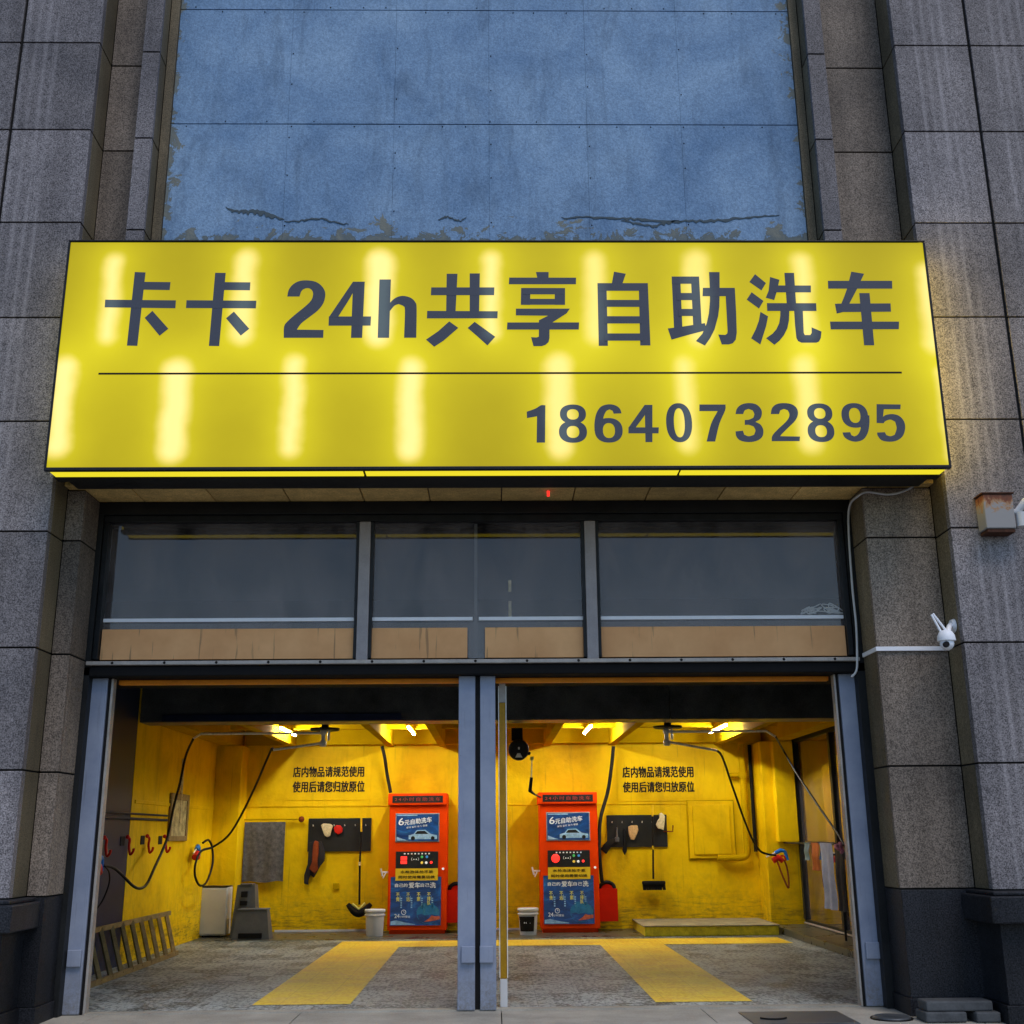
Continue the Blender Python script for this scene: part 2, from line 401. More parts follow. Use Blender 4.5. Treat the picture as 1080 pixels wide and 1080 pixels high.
# ------------------------------------------------------------------ mesh builder
class MB:
    def __init__(s): s.v, s.f, s.t, s.sm = [], [], [], []
    def add(s, verts, faces, tone=None, smooth=False):
        k = len(s.v); s.v += [tuple(p) for p in verts]
        t = random.random() if tone is None else tone
        for f in faces: s.f.append([i + k for i in f]); s.t.append(t); s.sm.append(smooth)
        return s
    def box(s, x0, x1, y0, y1, z0, z1, ch=0.0):
        x0, x1 = sorted((x0, x1)); y0, y1 = sorted((y0, y1)); z0, z1 = sorted((z0, z1))
        if ch <= 0:
            v = [(x, y, z) for z in (z0, z1) for y in (y0, y1) for x in (x0, x1)]
            return s.add(v, [(0, 2, 3, 1), (4, 5, 7, 6), (0, 1, 5, 4), (2, 6, 7, 3), (0, 4, 6, 2), (1, 3, 7, 5)])
        bm = bmesh.new(); bmesh.ops.create_cube(bm, size=1)
        for q in bm.verts: q.co = Vector(((x0 + x1) / 2 + q.co.x * (x1 - x0), (y0 + y1) / 2 + q.co.y * (y1 - y0), (z0 + z1) / 2 + q.co.z * (z1 - z0)))
        bmesh.ops.bevel(bm, geom=bm.edges[:], offset=min(ch, .45 * min(x1 - x0, y1 - y0, z1 - z0)), segments=2, affect='EDGES', profile=.5)
        bm.verts.index_update()
        s.add([q.co[:] for q in bm.verts], [[q.index for q in f.verts] for f in bm.faces]); bm.free(); return s
    def tube(s, pts, r, n=8, cap=True, smooth=True):
        pts = [Vector(p) for p in pts]; rings = []
        rr = r if isinstance(r, (list, tuple)) else [r] * len(pts)
        up = None; vs = []
        for i, p in enumerate(pts):
            d = (pts[min(i + 1, len(pts) - 1)] - pts[max(i - 1, 0)]).normalized()
            if up is None:
                up = Vector((0, 0, 1)) if abs(d.z) < .9 else Vector((1, 0, 0))
            a = d.cross(up).normalized(); up = a.cross(d).normalized()
            for j in range(n):
                t = 2 * math.pi * j / n; vs.append(p + (a * math.cos(t) + up * math.sin(t)) * rr[i])
        fs = [(i * n + j, i * n + (j + 1) % n, (i + 1) * n + (j + 1) % n, (i + 1) * n + j) for i in range(len(pts) - 1) for j in range(n)]
        s.add(vs, fs, smooth=smooth)
        if cap: s.add(vs[:n], [list(range(n))]); s.add(vs[-n:], [list(range(n))[::-1]])
        return s
    def lathe(s, c, prof, n=24, axis='Z', smooth=True):
        c = Vector(c); vs = []
        for r, h in prof:
            for j in range(n):
                t = 2 * math.pi * j / n; a, b = r * math.cos(t), r * math.sin(t)
                vs.append(c + (Vector((a, b, h)) if axis == 'Z' else Vector((a, h, b)) if axis == 'Y' else Vector((h, a, b))))
        fs = [(i * n + j, i * n + (j + 1) % n, (i + 1) * n + (j + 1) % n, (i + 1) * n + j) for i in range(len(prof) - 1) for j in range(n)]
        s.add(vs, fs, smooth=smooth)
        s.add(vs[:n], [list(range(n))]); s.add(vs[-n:], [list(range(n))])
        return s
    def plate(s, poly, y, d=0.0):           # polygon in X,Z facing the viewer side (-Y)
        n = len(poly)
        if d == 0: return s.add([(x, y, z) for x, z in poly], [list(range(n))])
        v = [(x, y, z) for x, z in poly] + [(x, y + d, z) for x, z in poly]
        return s.add(v, [list(range(n)), list(range(2 * n - 1, n - 1, -1))] + [(i, (i + 1) % n, n + (i + 1) % n, n + i) for i in range(n)])
    def grid(s, fn, nu, nv, smooth=True):
        vs = [fn(i / nu, j / nv) for j in range(nv + 1) for i in range(nu + 1)]
        fs = [(j * (nu + 1) + i, j * (nu + 1) + i + 1, (j + 1) * (nu + 1) + i + 1, (j + 1) * (nu + 1) + i) for j in range(nv) for i in range(nu)]
        return s.add(vs, fs, smooth=smooth)
    def ball(s, c, r, sc=(1, 1, 1), n=12, m=8):
        prof = [(max(1e-4, math.sin(math.pi * k / m)), -math.cos(math.pi * k / m)) for k in range(m + 1)]
        vs = []
        for a, h in prof:
            for j in range(n):
                t = 2 * math.pi * j / n; vs.append((c[0] + a * math.cos(t) * r * sc[0], c[1] + a * math.sin(t) * r * sc[1], c[2] + h * r * sc[2]))
        return s.add(vs, [(i * n + j, i * n + (j + 1) % n, (i + 1) * n + (j + 1) % n, (i + 1) * n + j) for i in range(m) for j in range(n)], smooth=True)
    def build(s, name, mat, parent=None, label=None, cat=None, group=None, kind=None, fixn=True):
        me = bpy.data.meshes.new(name)
        off = parent_world(parent) if parent else Vector((0, 0, 0))
        me.from_pydata([tuple(Vector(p) - off) for p in s.v], [], s.f)
        a = me.attributes.new('tone', 'FLOAT', 'FACE'); a.data.foreach_set('value', s.t)
        me.polygons.foreach_set('use_smooth', s.sm)
        if fixn:
            bm = bmesh.new(); bm.from_mesh(me); bmesh.ops.recalc_face_normals(bm, faces=bm.faces[:]); bm.to_mesh(me); bm.free()
        me.materials.append(M[mat] if isinstance(mat, str) else mat); me.update()
        o = bpy.data.objects.new(name, me); C.objects.link(o)
        if parent: o.parent = parent
        return tag(o, label, cat, group, kind)

def parent_world(p):
    v = Vector((0, 0, 0))
    while p is not None: v += p.location; p = p.parent
    return v
def tag(o, label=None, cat=None, group=None, kind=None):
    for k, v in (('label', label), ('category', cat), ('group', group), ('kind', kind)):
        if v: o[k] = v
    return o
def thing(name, loc, label, cat, group=None):
    o = bpy.data.objects.new(name, None); C.objects.link(o); o.location = loc; o.empty_display_size = .1
    return tag(o, label, cat, group)
def copy_tree(o, parent=None):
    c = o.copy(); C.objects.link(c); c.parent = parent
    for ch in list(o.children): copy_tree(ch, c)
    return c
def smooth_path(pts, n=6):
    P = [Vector(p) for p in pts]; out = []
    for i in range(len(P) - 1):
        p0, p1, p2, p3 = P[max(i - 1, 0)], P[i], P[i + 1], P[min(i + 2, len(P) - 1)]
        for k in range(n):
            t = k / n
            out.append(.5 * ((2 * p1) + (-p0 + p2) * t + (2 * p0 - 5 * p1 + 4 * p2 - p3) * t * t + (-p0 + 3 * p1 - 3 * p2 + p3) * t ** 3))
    out.append(P[-1]); return out

def text_obj(body, box, y, mat, name, parent, bold=0.0, shear=0.0, spacing=1.0, align_h=True, roll=0.0, label=None):
    """lettering fitted into box = (x0, x1, z0, z1) on the plane y, facing -Y"""
    cu = bpy.data.curves.new(name, 'FONT'); cu.body = body; cu.size = 1; cu.shear = shear
    cu.space_character = spacing; cu.fill_mode = 'FRONT'; cu.resolution_u = 4
    o = bpy.data.objects.new(name, cu); C.objects.link(o)
    dg = bpy.context.evaluated_depsgraph_get(); dg.update()
    me = bpy.data.meshes.new_from_object(o.evaluated_get(dg))
    bpy.data.objects.remove(o)
    xs = [v.co.x for v in me.vertices]; ys = [v.co.y for v in me.vertices]
    if not xs: return None
    a, b, c, d = min(xs), max(xs), min(ys), max(ys)
    x0, x1, z0, z1 = box; off = parent_world(parent)
    sx = (x1 - x0) / (b - a); sz = (z1 - z0) / (d - c)
    cx, cz = (x0 + x1) / 2, (z0 + z1) / 2
    for v in me.vertices:
        px, pz = (v.co.x - (a + b) / 2) * sx, (v.co.y - (c + d) / 2) * sz
        pz += px * math.tan(roll)
        v.co = Vector((cx + px, y, cz + pz)) - off
    if bold:
        w = bold * .75 * (z1 - z0) / max(1, body.count('\n') + 1); vs = [v.co.copy() for v in me.vertices]; fs = [list(p.vertices) for p in me.polygons]
        V, F = [], []
        for k, (dx, dz) in enumerate(((-w, 0), (w, 0), (0, w * .8), (0, -w * .8), (0, 0))):
            n0 = len(V); V += [v + Vector((dx, -.0007 * k, dz)) for v in vs]; F += [[i + n0 for i in f] for f in fs]
        bpy.data.meshes.remove(me); me = bpy.data.meshes.new(name); me.from_pydata(V, [], F)
    me.materials.clear(); me.materials.append(M[mat]); me.name = name
    o = bpy.data.objects.new(name, me); C.objects.link(o); o.parent = parent
    return tag(o, label)

# ------------------------------------------------------------------ ground
MB().add([(-300, -300, -.125), (300, -300, -.125), (300, 300, -.125), (-300, 300, -.125)], [(0, 1, 2, 3)]).build('ground', 'asphalt', kind='structure')
mb = MB()
rows = [11.09, 10.18, 9.2, 8.0, 6.8, 5.6]
for r in range(len(rows) - 1):
    y1, y0 = rows[r], rows[r + 1]
    x = -12.4 + (.37 * r) % 1.3
    xs = [x]
    while x < 12: x += 1.78; xs.append(x)
    for a, b in zip(xs, xs[1:]): mb.box(a + .004, b - .004, y0 + .004, y1 - .004, -.12, -.002 - .002 * random.random(), .004)
mb.build('pavement', 'paving', kind='structure')
MB().box(-12.4, 12.4, 5.6, 11.09, -.124, -.02).build('pavement_bed', 'joint', kind='structure')
MB().box(-12.4, 12.4, 5.35, 5.59, -.124, .006, .02).build('kerb', 'stone_pale', kind='structure')
MB().box(-4.8, 5.2, 11.09, 20.2, -.12, .0).build('floor', 'mat_floor', kind='structure')
MB().box(-3.9, 3.55, 10.98, 11.12, -.12, .006).build('threshold', 'paving', kind='structure')
# painted tiles: each lane and the cross band are flush sheets just above the floor
mb = MB()
def sheet(b, x0, x1, y0, y1, z): b.add([(x0, y0, z), (x1, y0, z), (x1, y1, z), (x0, y1, z)], [(0, 1, 2, 3)])
sheet(mb, -2.25, 4.22, 17.08, 18.02, .004); sheet(mb, -2.25, -1.34, 11.45, 17.08, .004); sheet(mb, 1.49, 2.39, 11.36, 17.08, .004)
mb.build('lane_marking', 'mat_yellow', kind='structure')
mb = MB(); sheet(mb, -4.58, 2.3, 18.35, 19.88, .004); mb.build('wet_floor_strip', 'wet', kind='structure')

# ------------------------------------------------------------------ building
bld = thing('commercial_building', (0, 10.9, 0), 'grey granite clad building front with a two-bay yellow car wash room in its ground floor', 'building')
JZ = [1.02, 2.07, 3.125, 4.185, 5.245, 6.30, 7.32, 8.365, 9.395, 10.43, 11.46, 12.5]
def blocks(name, mat, x0, x1, y0, y1, zs, jh=.016, ch=.004):
    mb = MB()
    for a, b in zip(zs, zs[1:]): mb.box(x0, x1, y0, y1, a + jh / 2, b - jh / 2, ch)
    return mb.build(name, mat, bld)
for sgn, xin, edges in ((-1, -4.035, [-4.035, -4.835, -5.65, -6.465, -7.28, -8.1, -9.0]), (1, 4.205, [4.205, 4.99, 5.80, 6.62, 7.43, 8.25, 9.1])):
    far = edges[-1]
    # core behind the slabs, dark joints
    MB().box(xin + sgn * .012, far, 10.075, 10.9, 1.0, 12.5).build('wall_core', 'joint', bld)
    for a, b in zip(edges, edges[1:]):
        lo, hi = sorted((a, b)); g = .016
        mb = MB()
        for z0, z1 in zip(JZ, JZ[1:]):
            mb.box(lo + (g if lo != xin else 0), hi - (g if hi != xin else 0), 10.05, 10.13, z0 + .008, z1 - .008, .004)
        mb.build('outer_pilaster_slab', 'granite_grey', bld)
    # inner side of the big pilaster
    mb = MB()
    for z0, z1 in zip(JZ, JZ[1:]):
        mb.box(xin + (.0 if sgn < 0 else .002), xin + sgn * .03 + (0), 10.135, 10.42, z0 + .008, z1 - .008, .003)
    mb.build('pilaster_return', 'granite_reveal', bld)
    # pedestal with its projecting ledge
    mb = MB(); p0, p1 = sorted((xin - sgn * .03, far))
    for k in range(6):
        a = p0 + (p1 - p0) * k / 6; b = p0 + (p1 - p0) * (k + 1) / 6
        mb.box(a + .003, b - .003, 9.93, 10.9, .14, .77, .004)
    mb.build('pedestal', 'granite_black', bld)
    l0, l1 = sorted((xin - sgn * .14, far))
    MB().box(l0, l1, 9.79, 10.9, .772, .985, .012).box(l0 + .05, l1 - .05, 9.84, 10.9, .987, 1.018, .01).build('pedestal_ledge', 'granite_black', bld)
    q0, q1 = sorted((xin - sgn * .055, far)); MB().box(q0, q1, 9.905, 10.9, -.1, .138, .006).build('plinth', 'granite_black', bld)

# inner pilasters beside the doorway
for x0, x1 in ((-4.03, -3.865), (3.545, 4.2)):
    sgn = -1 if x0 < 0 else 1
    xr = x1 if x0 < 0 else x0
    MB().box(x0 + .01, x1 - .01, 10.44, 10.86, 1.0, 4.69).build('pilaster_core', 'joint', bld)
    blocks('inner_pilaster_slab', 'granite_warm', x0, x1, 10.42, 10.47, [1.02, 2.07, 3.12, 4.19, 4.686])
    a, b = sorted((xr, xr + sgn * .04))
    blocks('door_reveal_slab', 'granite_reveal' if sgn > 0 else 'granite_warm', a, b, 10.473, 10.83, [1.02, 2.07, 3.12, 4.19, 4.686])
    MB().box(x0, x1, 10.40, 10.83, .14, 1.014, .004).build('inner_pedestal', 'granite_black', bld)
    MB().box(x0 - .015, x1 + .015, 10.385, 10.83, -.1, .138, .006).build('inner_plinth', 'granite_black', bld)

# upper wall between the pilasters
JU = [7.32, 8.365, 9.395, 10.43, 11.46, 12.5]
MB().box(-4.03, 4.2, 10.46, 10.9, 4.72, 7.1).build('lintel', 'granite_warm', bld)
for x0, x1 in ((-4.03, -3.64), (3.52, 4.2)):
    MB().box(x0 + .01, x1 - .01, 10.44, 10.8, 6.3, 12.5).build('upper_wall_core', 'joint', bld)
    blocks('upper_wall_slab', 'granite_warm', x0, x1, 10.42, 10.46, [6.3] + JU)
for x0, x1, s in ((-3.635, -3.46, 1), (3.335, 3.515, -1)):
    MB().box(x0 + .01, x1 - .01, 10.21, 10.8, 6.3, 12.5).build('fin_core', 'joint', bld)
    blocks('wall_fin_slab', 'granite_grey', x0, x1, 10.19, 10.24, [6.3] + JU)
    xi = x1 if s > 0 else x0
    a, b = sorted((xi, xi - s * .03))
    blocks('fin_return', 'granite_reveal', a, b, 10.243, 10.42, [6.3] + JU)
for x0, x1 in ((-3.455, -3.365), (3.245, 3.33)):
    MB().box(x0, x1, 10.425, 10.8, 6.3, 12.5).build('edge_strip', 'granite_reveal', bld)
# blue board wall, sheets with open seams
ux = [-3.36, -2.14, -1.026, -0.026, 1.007, 2.003, 3.24]
uz = [6.9, 8.712, 10.138, 11.56, 12.5]
MB().box(-3.36, 3.24, 10.47, 10.8, 6.9, 12.5).build('board_backing', 'joint', bld)
mb = MB()
for a, b in zip(uz, uz[1:]):
    for c, d in zip(ux, ux[1:]): mb.box(c + .0012, d - .0012, 10.45 + random.uniform(0, .002), 10.468, a + .006, b - .006)
mb.build('blue_board_wall', 'blue', bld)
sc0 = MB().ball((0, 10.9, 0), .0075, n=6, m=4).build('screw_head', 'black_matt', bld); first = True
SP = []
for z in uz[1:3]:
    x = -3.2
    while x < 3.2: SP.append((x, z + random.choice((-.03, .03)))); x += random.uniform(.22, .5)
for x in ux[1:-1]:
    for z in (7.6, 8.1, 8.45, 9.1, 9.6): SP.append((x + .02, z + random.uniform(-.1, .1)))
for x, z in SP[:95]:
    o = sc0 if first else sc0.copy(); o.location = (x, 10.449 - 10.9, z)
    if not first: C.objects.link(o); o.parent = bld
    first = False
# torn render hanging at the foot of the board wall
def jag(px0, px1, zc, th, n=26, drop=0.0):
    top = []; bot = []; mb = MB()
    for i in range(n + 1):
        t = i / n; x = px0 + (px1 - px0) * t; e = math.sin(math.pi * t) ** .5
        zz = zc + drop * t + .025 * math.sin(7 * t + px0) + random.uniform(-.01, .01)
        top.append((x, zz)); bot.append((x, zz - e * th * .55 * random.uniform(.25, 1) - .004))
    for i in range(n): mb.plate([top[i], top[i + 1], bot[i + 1], bot[i]], 10.445, .004)
    mb.build('torn_render', 'crack', bld)
jag(-2.731, -2.125, 7.744, .12, drop=-.13)
jag(-2.125, -1.465, 7.592, .035, drop=-.03)
jag(-0.552, -0.26, 7.604, .04)
jag(0.714, 2.97, 7.594, .07, 60, drop=.02)
jag(1.329, 1.965, 7.551, .05)
# soffit over the windows
mb = MB(); sx = [-4.03, -3.43, -2.73, -2.0, -1.27, -.62, .085, .79, 1.51, 2.23, 2.96, 3.6, 4.2]
for a, b in zip(sx, sx[1:]): mb.box(a + .006, b - .006, 10.30, 10.9, 4.69, 4.73, .003)
mb.build('soffit_panel', 'soffit', bld)
MB().box(-4.03, 4.2, 10.2, 10.9, 4.735, 4.8).build('soffit_backing', 'joint', bld)
# upper window band
MB().box(-3.93, 3.6, 10.83, 10.93, 4.56, 4.686, .004).box(-3.97, -3.82, 10.84, 11.0, .0, 4.56).box(3.475, 3.62, 10.84, 11.0, .0, 4.56).build('black_surround', 'black', bld)
win = MB().box(-3.815, 3.47, 10.86, 10.98, 4.49, 4.556, .004).box(-3.815, -3.765, 10.865, 10.975, 3.14, 4.488, .004).box(3.42, 3.47, 10.865, 10.975, 3.14, 4.488, .004).build('window', 'dark_frame', bld)
MB().add([(-3.80, 10.93, 3.14), (3.455, 10.93, 3.14), (3.455, 10.93, 4.49), (-3.80, 10.93, 4.49)], [(0, 1, 2, 3)]).build('pane', 'glass', win)
for x0, x1 in ((-1.312, -1.20), (.90, 1.01)):
    MB().box(x0, x1, 10.85, 10.92, 3.115, 4.485, .006).build('mullion', 'mullion', win)
    MB().box(x0 - .03, x0 - .004, 10.862, 10.92, 3.14, 4.485).box(x1 + .004, x1 + .03, 10.862, 10.92, 3.14, 4.485).build('mullion_gasket', 'dark_frame', win)
MB().box(-.185, -.155, 10.94, 10.97, 3.14, 4.48).box(-.24, -.09, 10.975, 10.99, 3.14, 3.46).build('inner_mullion', 'grey_frame', win)
mb = MB()
for a, b in ((-3.76, -1.34), (-1.18, -.25), (-.08, .87), (1.04, 3.415)): mb.box(a, b, 10.912, 10.926, 3.14, 3.435, .005)
mb.build('tan_board', 'card', win)
mb = MB()
for a, b in ((-3.76, -1.33), (-1.18, -.20), (-.14, .88), (1.03, 3.415)): mb.box(a, b, 10.915, 10.926, 3.505, 3.540, .003)
mb.build('white_bar', 'white_bright', win)
MB().box(-3.8, 3.45, 11.03, 11.05, 3.44, 3.506).build('inner_ledge', 'grey_frame', win)
MB().box(-3.85, 3.5, 10.80, 10.99, 3.075, 3.112, .006).build('window_sill', 'alu', win)
for k in range(15): MB().lathe((-3.6 + k * .49, 10.797, 3.094), [(.011, 0), (.014, .003)], 8, 'Y').build('sill_screw', 'black_matt', win)
MB().box(.15, .18, 11.04, 11.07, 3.55, 3.93, .004).build('pale_strip', 'cream', win)  # thin cream upright strip behind the pane
MB().box(-4.2, 3.9, 11.9, 11.94, 3.0, 4.8).box(-4.2, 3.9, 10.99, 11.9, 4.7, 4.74).box(-4.2, -4.16, 10.91, 11.9, 3.0, 4.7).box(3.86, 3.9, 10.91, 11.9, 3.0, 4.7).box(-4.16, 3.86, 11.36, 11.9, 2.99, 3.03).build('loft_wall', 'black_matt', bld)
MB().box(-9.0, 9.1, 10.91, 24, 4.81, 12.4).box(-9, -4.9, 10.91, 24, -.1, 4.8).box(5.4, 9.1, 10.91, 24, -.1, 4.8).box(-4.89, 5.39, 20.2, 24, -.1, 4.8).build('building_mass', 'granite_warm', bld)
# black header below the windows and orange protective film under it
MB().box(-3.9, 3.56, 10.84, 11.35, 2.975, 3.07, .01).build('door_header', 'black_matt', bld)
MB().box(-3.62, -.30, 11.10, 11.16, 2.925, 2.973, .008).box(.018, 3.27, 11.10, 11.16, 2.925, 2.973, .008).build('header_film', 'orange_film', bld)
# room shell
MB().box(-4.85, -4.6, 11.0, 15.0, 0, 3.72).build('dark_side_wall', 'dark_wall', bld)
MB().box(-4.85, -4.595, 15.003, 20.1, 0, 3.4).build('side_wall', 'yellow', bld)
MB().box(-4.62, 5.2, 19.9, 20.1, 0, 3.4).build('back_wall', 'yellow', bld)
MB().box(-4.592, -4.17, 19.35, 19.897, .001, 2.97, .01).build('corner_column', 'yellow', bld)
MB().box(4.43, 5.2, 19.27, 19.897, .001, 2.97, .01).box(4.60, 4.93, 19.08, 19.265, 1.36, 2.96, .01).build('corner_column', 'yellow', bld)
MB().box(-4.6, 5.1, 10.99, 15.35, 3.72, 3.8).box(-4.85, -3.9, 10.88, 10.98, 0, 3.0).box(3.6, 5.3, 10.88, 10.98, 0, 3.0).build('front_ceiling', 'black_matt', bld)
MB().box(-4.594, 2.31, 15.05, 15.5, 2.945, 3.715, .004).box(2.315, 4.98, 15.03, 15.5, 2.94, 3.715, .004).build('bulkhead', 'bulkhead', bld)
MB().box(-4.3, -1.2, 15.02, 15.045, 2.95, 3.04, .003).build('bulkhead_trim', 'dark_wall', bld)
MB().box(-4.6, 5.1, 15.51, 19.9, 3.27, 3.4).build('ceiling', 'yellow_beam', bld)
for x in (-4.40, -3.40, -1.76, -.88, .91, 2.02, 3.84, 4.74):
    w = .06 if abs(x) < 4 else .14
    MB().box(x - w, x + w, 15.52, 19.895, 2.97, 3.265, .005).build('ceiling_beam', 'yellow_beam', bld)
for y in (16.0, 17.45, 18.55, 19.75):
    MB().box(-4.2, 4.55, y - .05, y + .05, 3.15 if y < 19 else 3.0, 3.262, .005).build('cross_beam', 'yellow_beam', bld)
# wall trim: ridge line, blocked panel, painted pipes
MB().box(-4.165, 4.42, 19.886, 19.897, 1.985, 2.005, .003).box(-4.16, -.2, 19.88, 19.897, 2.0, 2.012).build('wall_ridge', 'yellow', bld)
MB().box(-4.592, -4.575, 15.1, 19.3, 1.93, 1.975, .004).build('wall_ridge', 'yellow', bld)
x0, x1, z0, z1 = (3.277, 4.046, 1.104, 2.028)
MB().box(x0 - .02, x1 + .02, 19.885, 19.898, z0 - .03, z1 + .02).build('hatch_gap', 'yellow_beam', bld)
MB().box(x0, x1, 19.845, 19.884, z0, z1, .006).box(x0 + .07, x1 - .07, 19.815, 19.844, z0 + .06, z1 - .06, .01).build('blocked_hatch', 'yellow', bld)
pp = (4.221, 19.75, 2.803); pb = (4.119, 19.75, 1.179)
MB().tube(smooth_path([(pp[0], 19.75, 2.96), (pp[0], 19.75, 2.2), (pp[0], 19.75, 1.5), (pp[0], 19.75, pb[2] + .12), (pp[0], 19.75, pb[2] + .04), (pp[0] - .03, 19.75, pb[2] - .04), (pp[0] - .11, 19.75, pb[2] - .07), (pp[0] - .25, 19.76, pb[2] - .07), (pp[0] - .5, 19.78, pb[2] - .07)], 5), .055, 10).tube([(pp[0], 19.75, 2.40), (pp[0], 19.75, 2.50)], .078, 10).tube([(pp[0], 19.75, 2.45), (pp[0] - .22, 19.8, 2.45)], .04, 8).build('wall_pipe', 'yellow_beam', bld)
MB().tube([(pp[0] + .16, 19.84, 2.96), (pp[0] + .16, 19.84, 1.2)], .03, 8).build('wall_pipe', 'joint', bld)
# white skirting line of bare plaster
MB().box(-3.6, -1.9, 19.885, 19.898, .0, .035).box(-.5, .6, 19.885, 19.898, .0, .03).build('bare_skirting', 'white_plastic', bld)
# right glass partition
gp = thing('glass_partition', (5.0, 17, 0), 'dark framed glass partition along the right side wall behind the hanging towels', 'glass partition')
MB().box(5.3, 5.35, 11.0, 19.9, 0, 3.4).build('back_panel', 'partition_back', gp)
mb = MB().box(4.96, 5.04, 11.0, 19.24, 2.93, 3.04, .005).box(4.97, 5.03, 11.0, 19.24, .11, .17, .005)
for y in (19.18, 17.1, 15.0, 13.0): mb.box(4.95, 5.04, y - .05, y + .05, .171, 2.928, .005)
mb.box(4.955, 5.035, 16.55, 16.62, .171, 2.928, .005)
mb.build('frame', 'dark_frame', gp)
MB().box(4.995, 5.003, 11.0, 19.2, .17, 2.93).build('pane', 'glass_in', gp)
MB().box(4.94, 4.965, 11.0, 19.2, .112, .135, .003).build('bottom_rail', 'alu', gp)
MB().box(5.06, 5.29, 15.51, 19.2, 3.05, 3.2).build('top_panel', 'yellow_beam', gp)
MB().box(-2.604 - .06, -2.604 + .04, 19.86, 19.897, .66, .76, .008).build('wall_socket', 'yellow_beam', bld)
MB().box(4.42, 5.28, 11.3, 19.2, .0, .10, .01).build('side_step', 'wet', kind='structure')

# ------------------------------------------------------------------ sign
sg = thing('shop_sign', (.065, 9.7, 4.64), 'huge lit yellow sign with dark blue Chinese lettering and a phone number above the doorway', 'sign')
X0, X1, Z0, Z1 = -3.985, 4.127, 4.645, 6.925
MB().add([(X0 + .02, 9.7, Z0 + .03), (X1 - .02, 9.7, Z0 + .03), (X1 - .02, 9.7, Z1 - .02), (X0 + .02, 9.7, Z1 - .02)], [(0, 1, 2, 3)]).build('sign_face', 'sign_film', sg)
MB().box(X0 + .03, X1 - .03, 9.72, 10.0, Z0 + .04, Z1 - .03).build('light_box', 'black', sg)
fr = MB().box(X0, X1, 9.688, 9.74, Z0, Z0 + .03, .004).box(X0, X1, 9.69, 10.02, Z1 - .013, Z1 + .002, .004)
fr.box(X0, X0 + .02, 9.69, 9.74, Z0 + .032, Z1 - .024, .002).box(X1 - .02, X1, 9.69, 9.74, Z0 + .032, Z1 - .024, .002)
fr.build('frame', M['dark_frame'], sg)
MB().box(X0 + .004, X0 + .028, 9.742, 9.99, Z0 + .04, Z1 - .03).build('side_film', 'strip_lit', sg)
MB().box(X1 - .028, X1 - .004, 9.742, 9.99, Z0 + .04, Z1 - .03).build('side_film', 'side_lit', sg)
mb = MB(); cut = [X0 + .02, -1.158, 1.692, X1 - .02]
for a, b in zip(cut, cut[1:]): mb.box(a + .012, b - .012, 9.745, 9.90, Z0 + .006, Z0 + .02)
mb.build('underside_strip', 'strip_lit', sg)
MB().box(X0 + .01, X1 - .01, 9.905, 10.03, Z0 - .0, Z0 + .03).box(-3.9, 4.05, 10.04, 10.31, 4.66, 4.72, .004).build('support_bar', 'black', sg)
for a in (-3.2, -1.4, .4, 2.2, 3.7):
    MB().box(a - .03, a + .03, 10.0, 10.42, 6.6, 6.66).box(a - .03, a + .03, 10.0, 10.42, 4.9, 4.96).build('wall_bracket', 'dark_frame', sg)
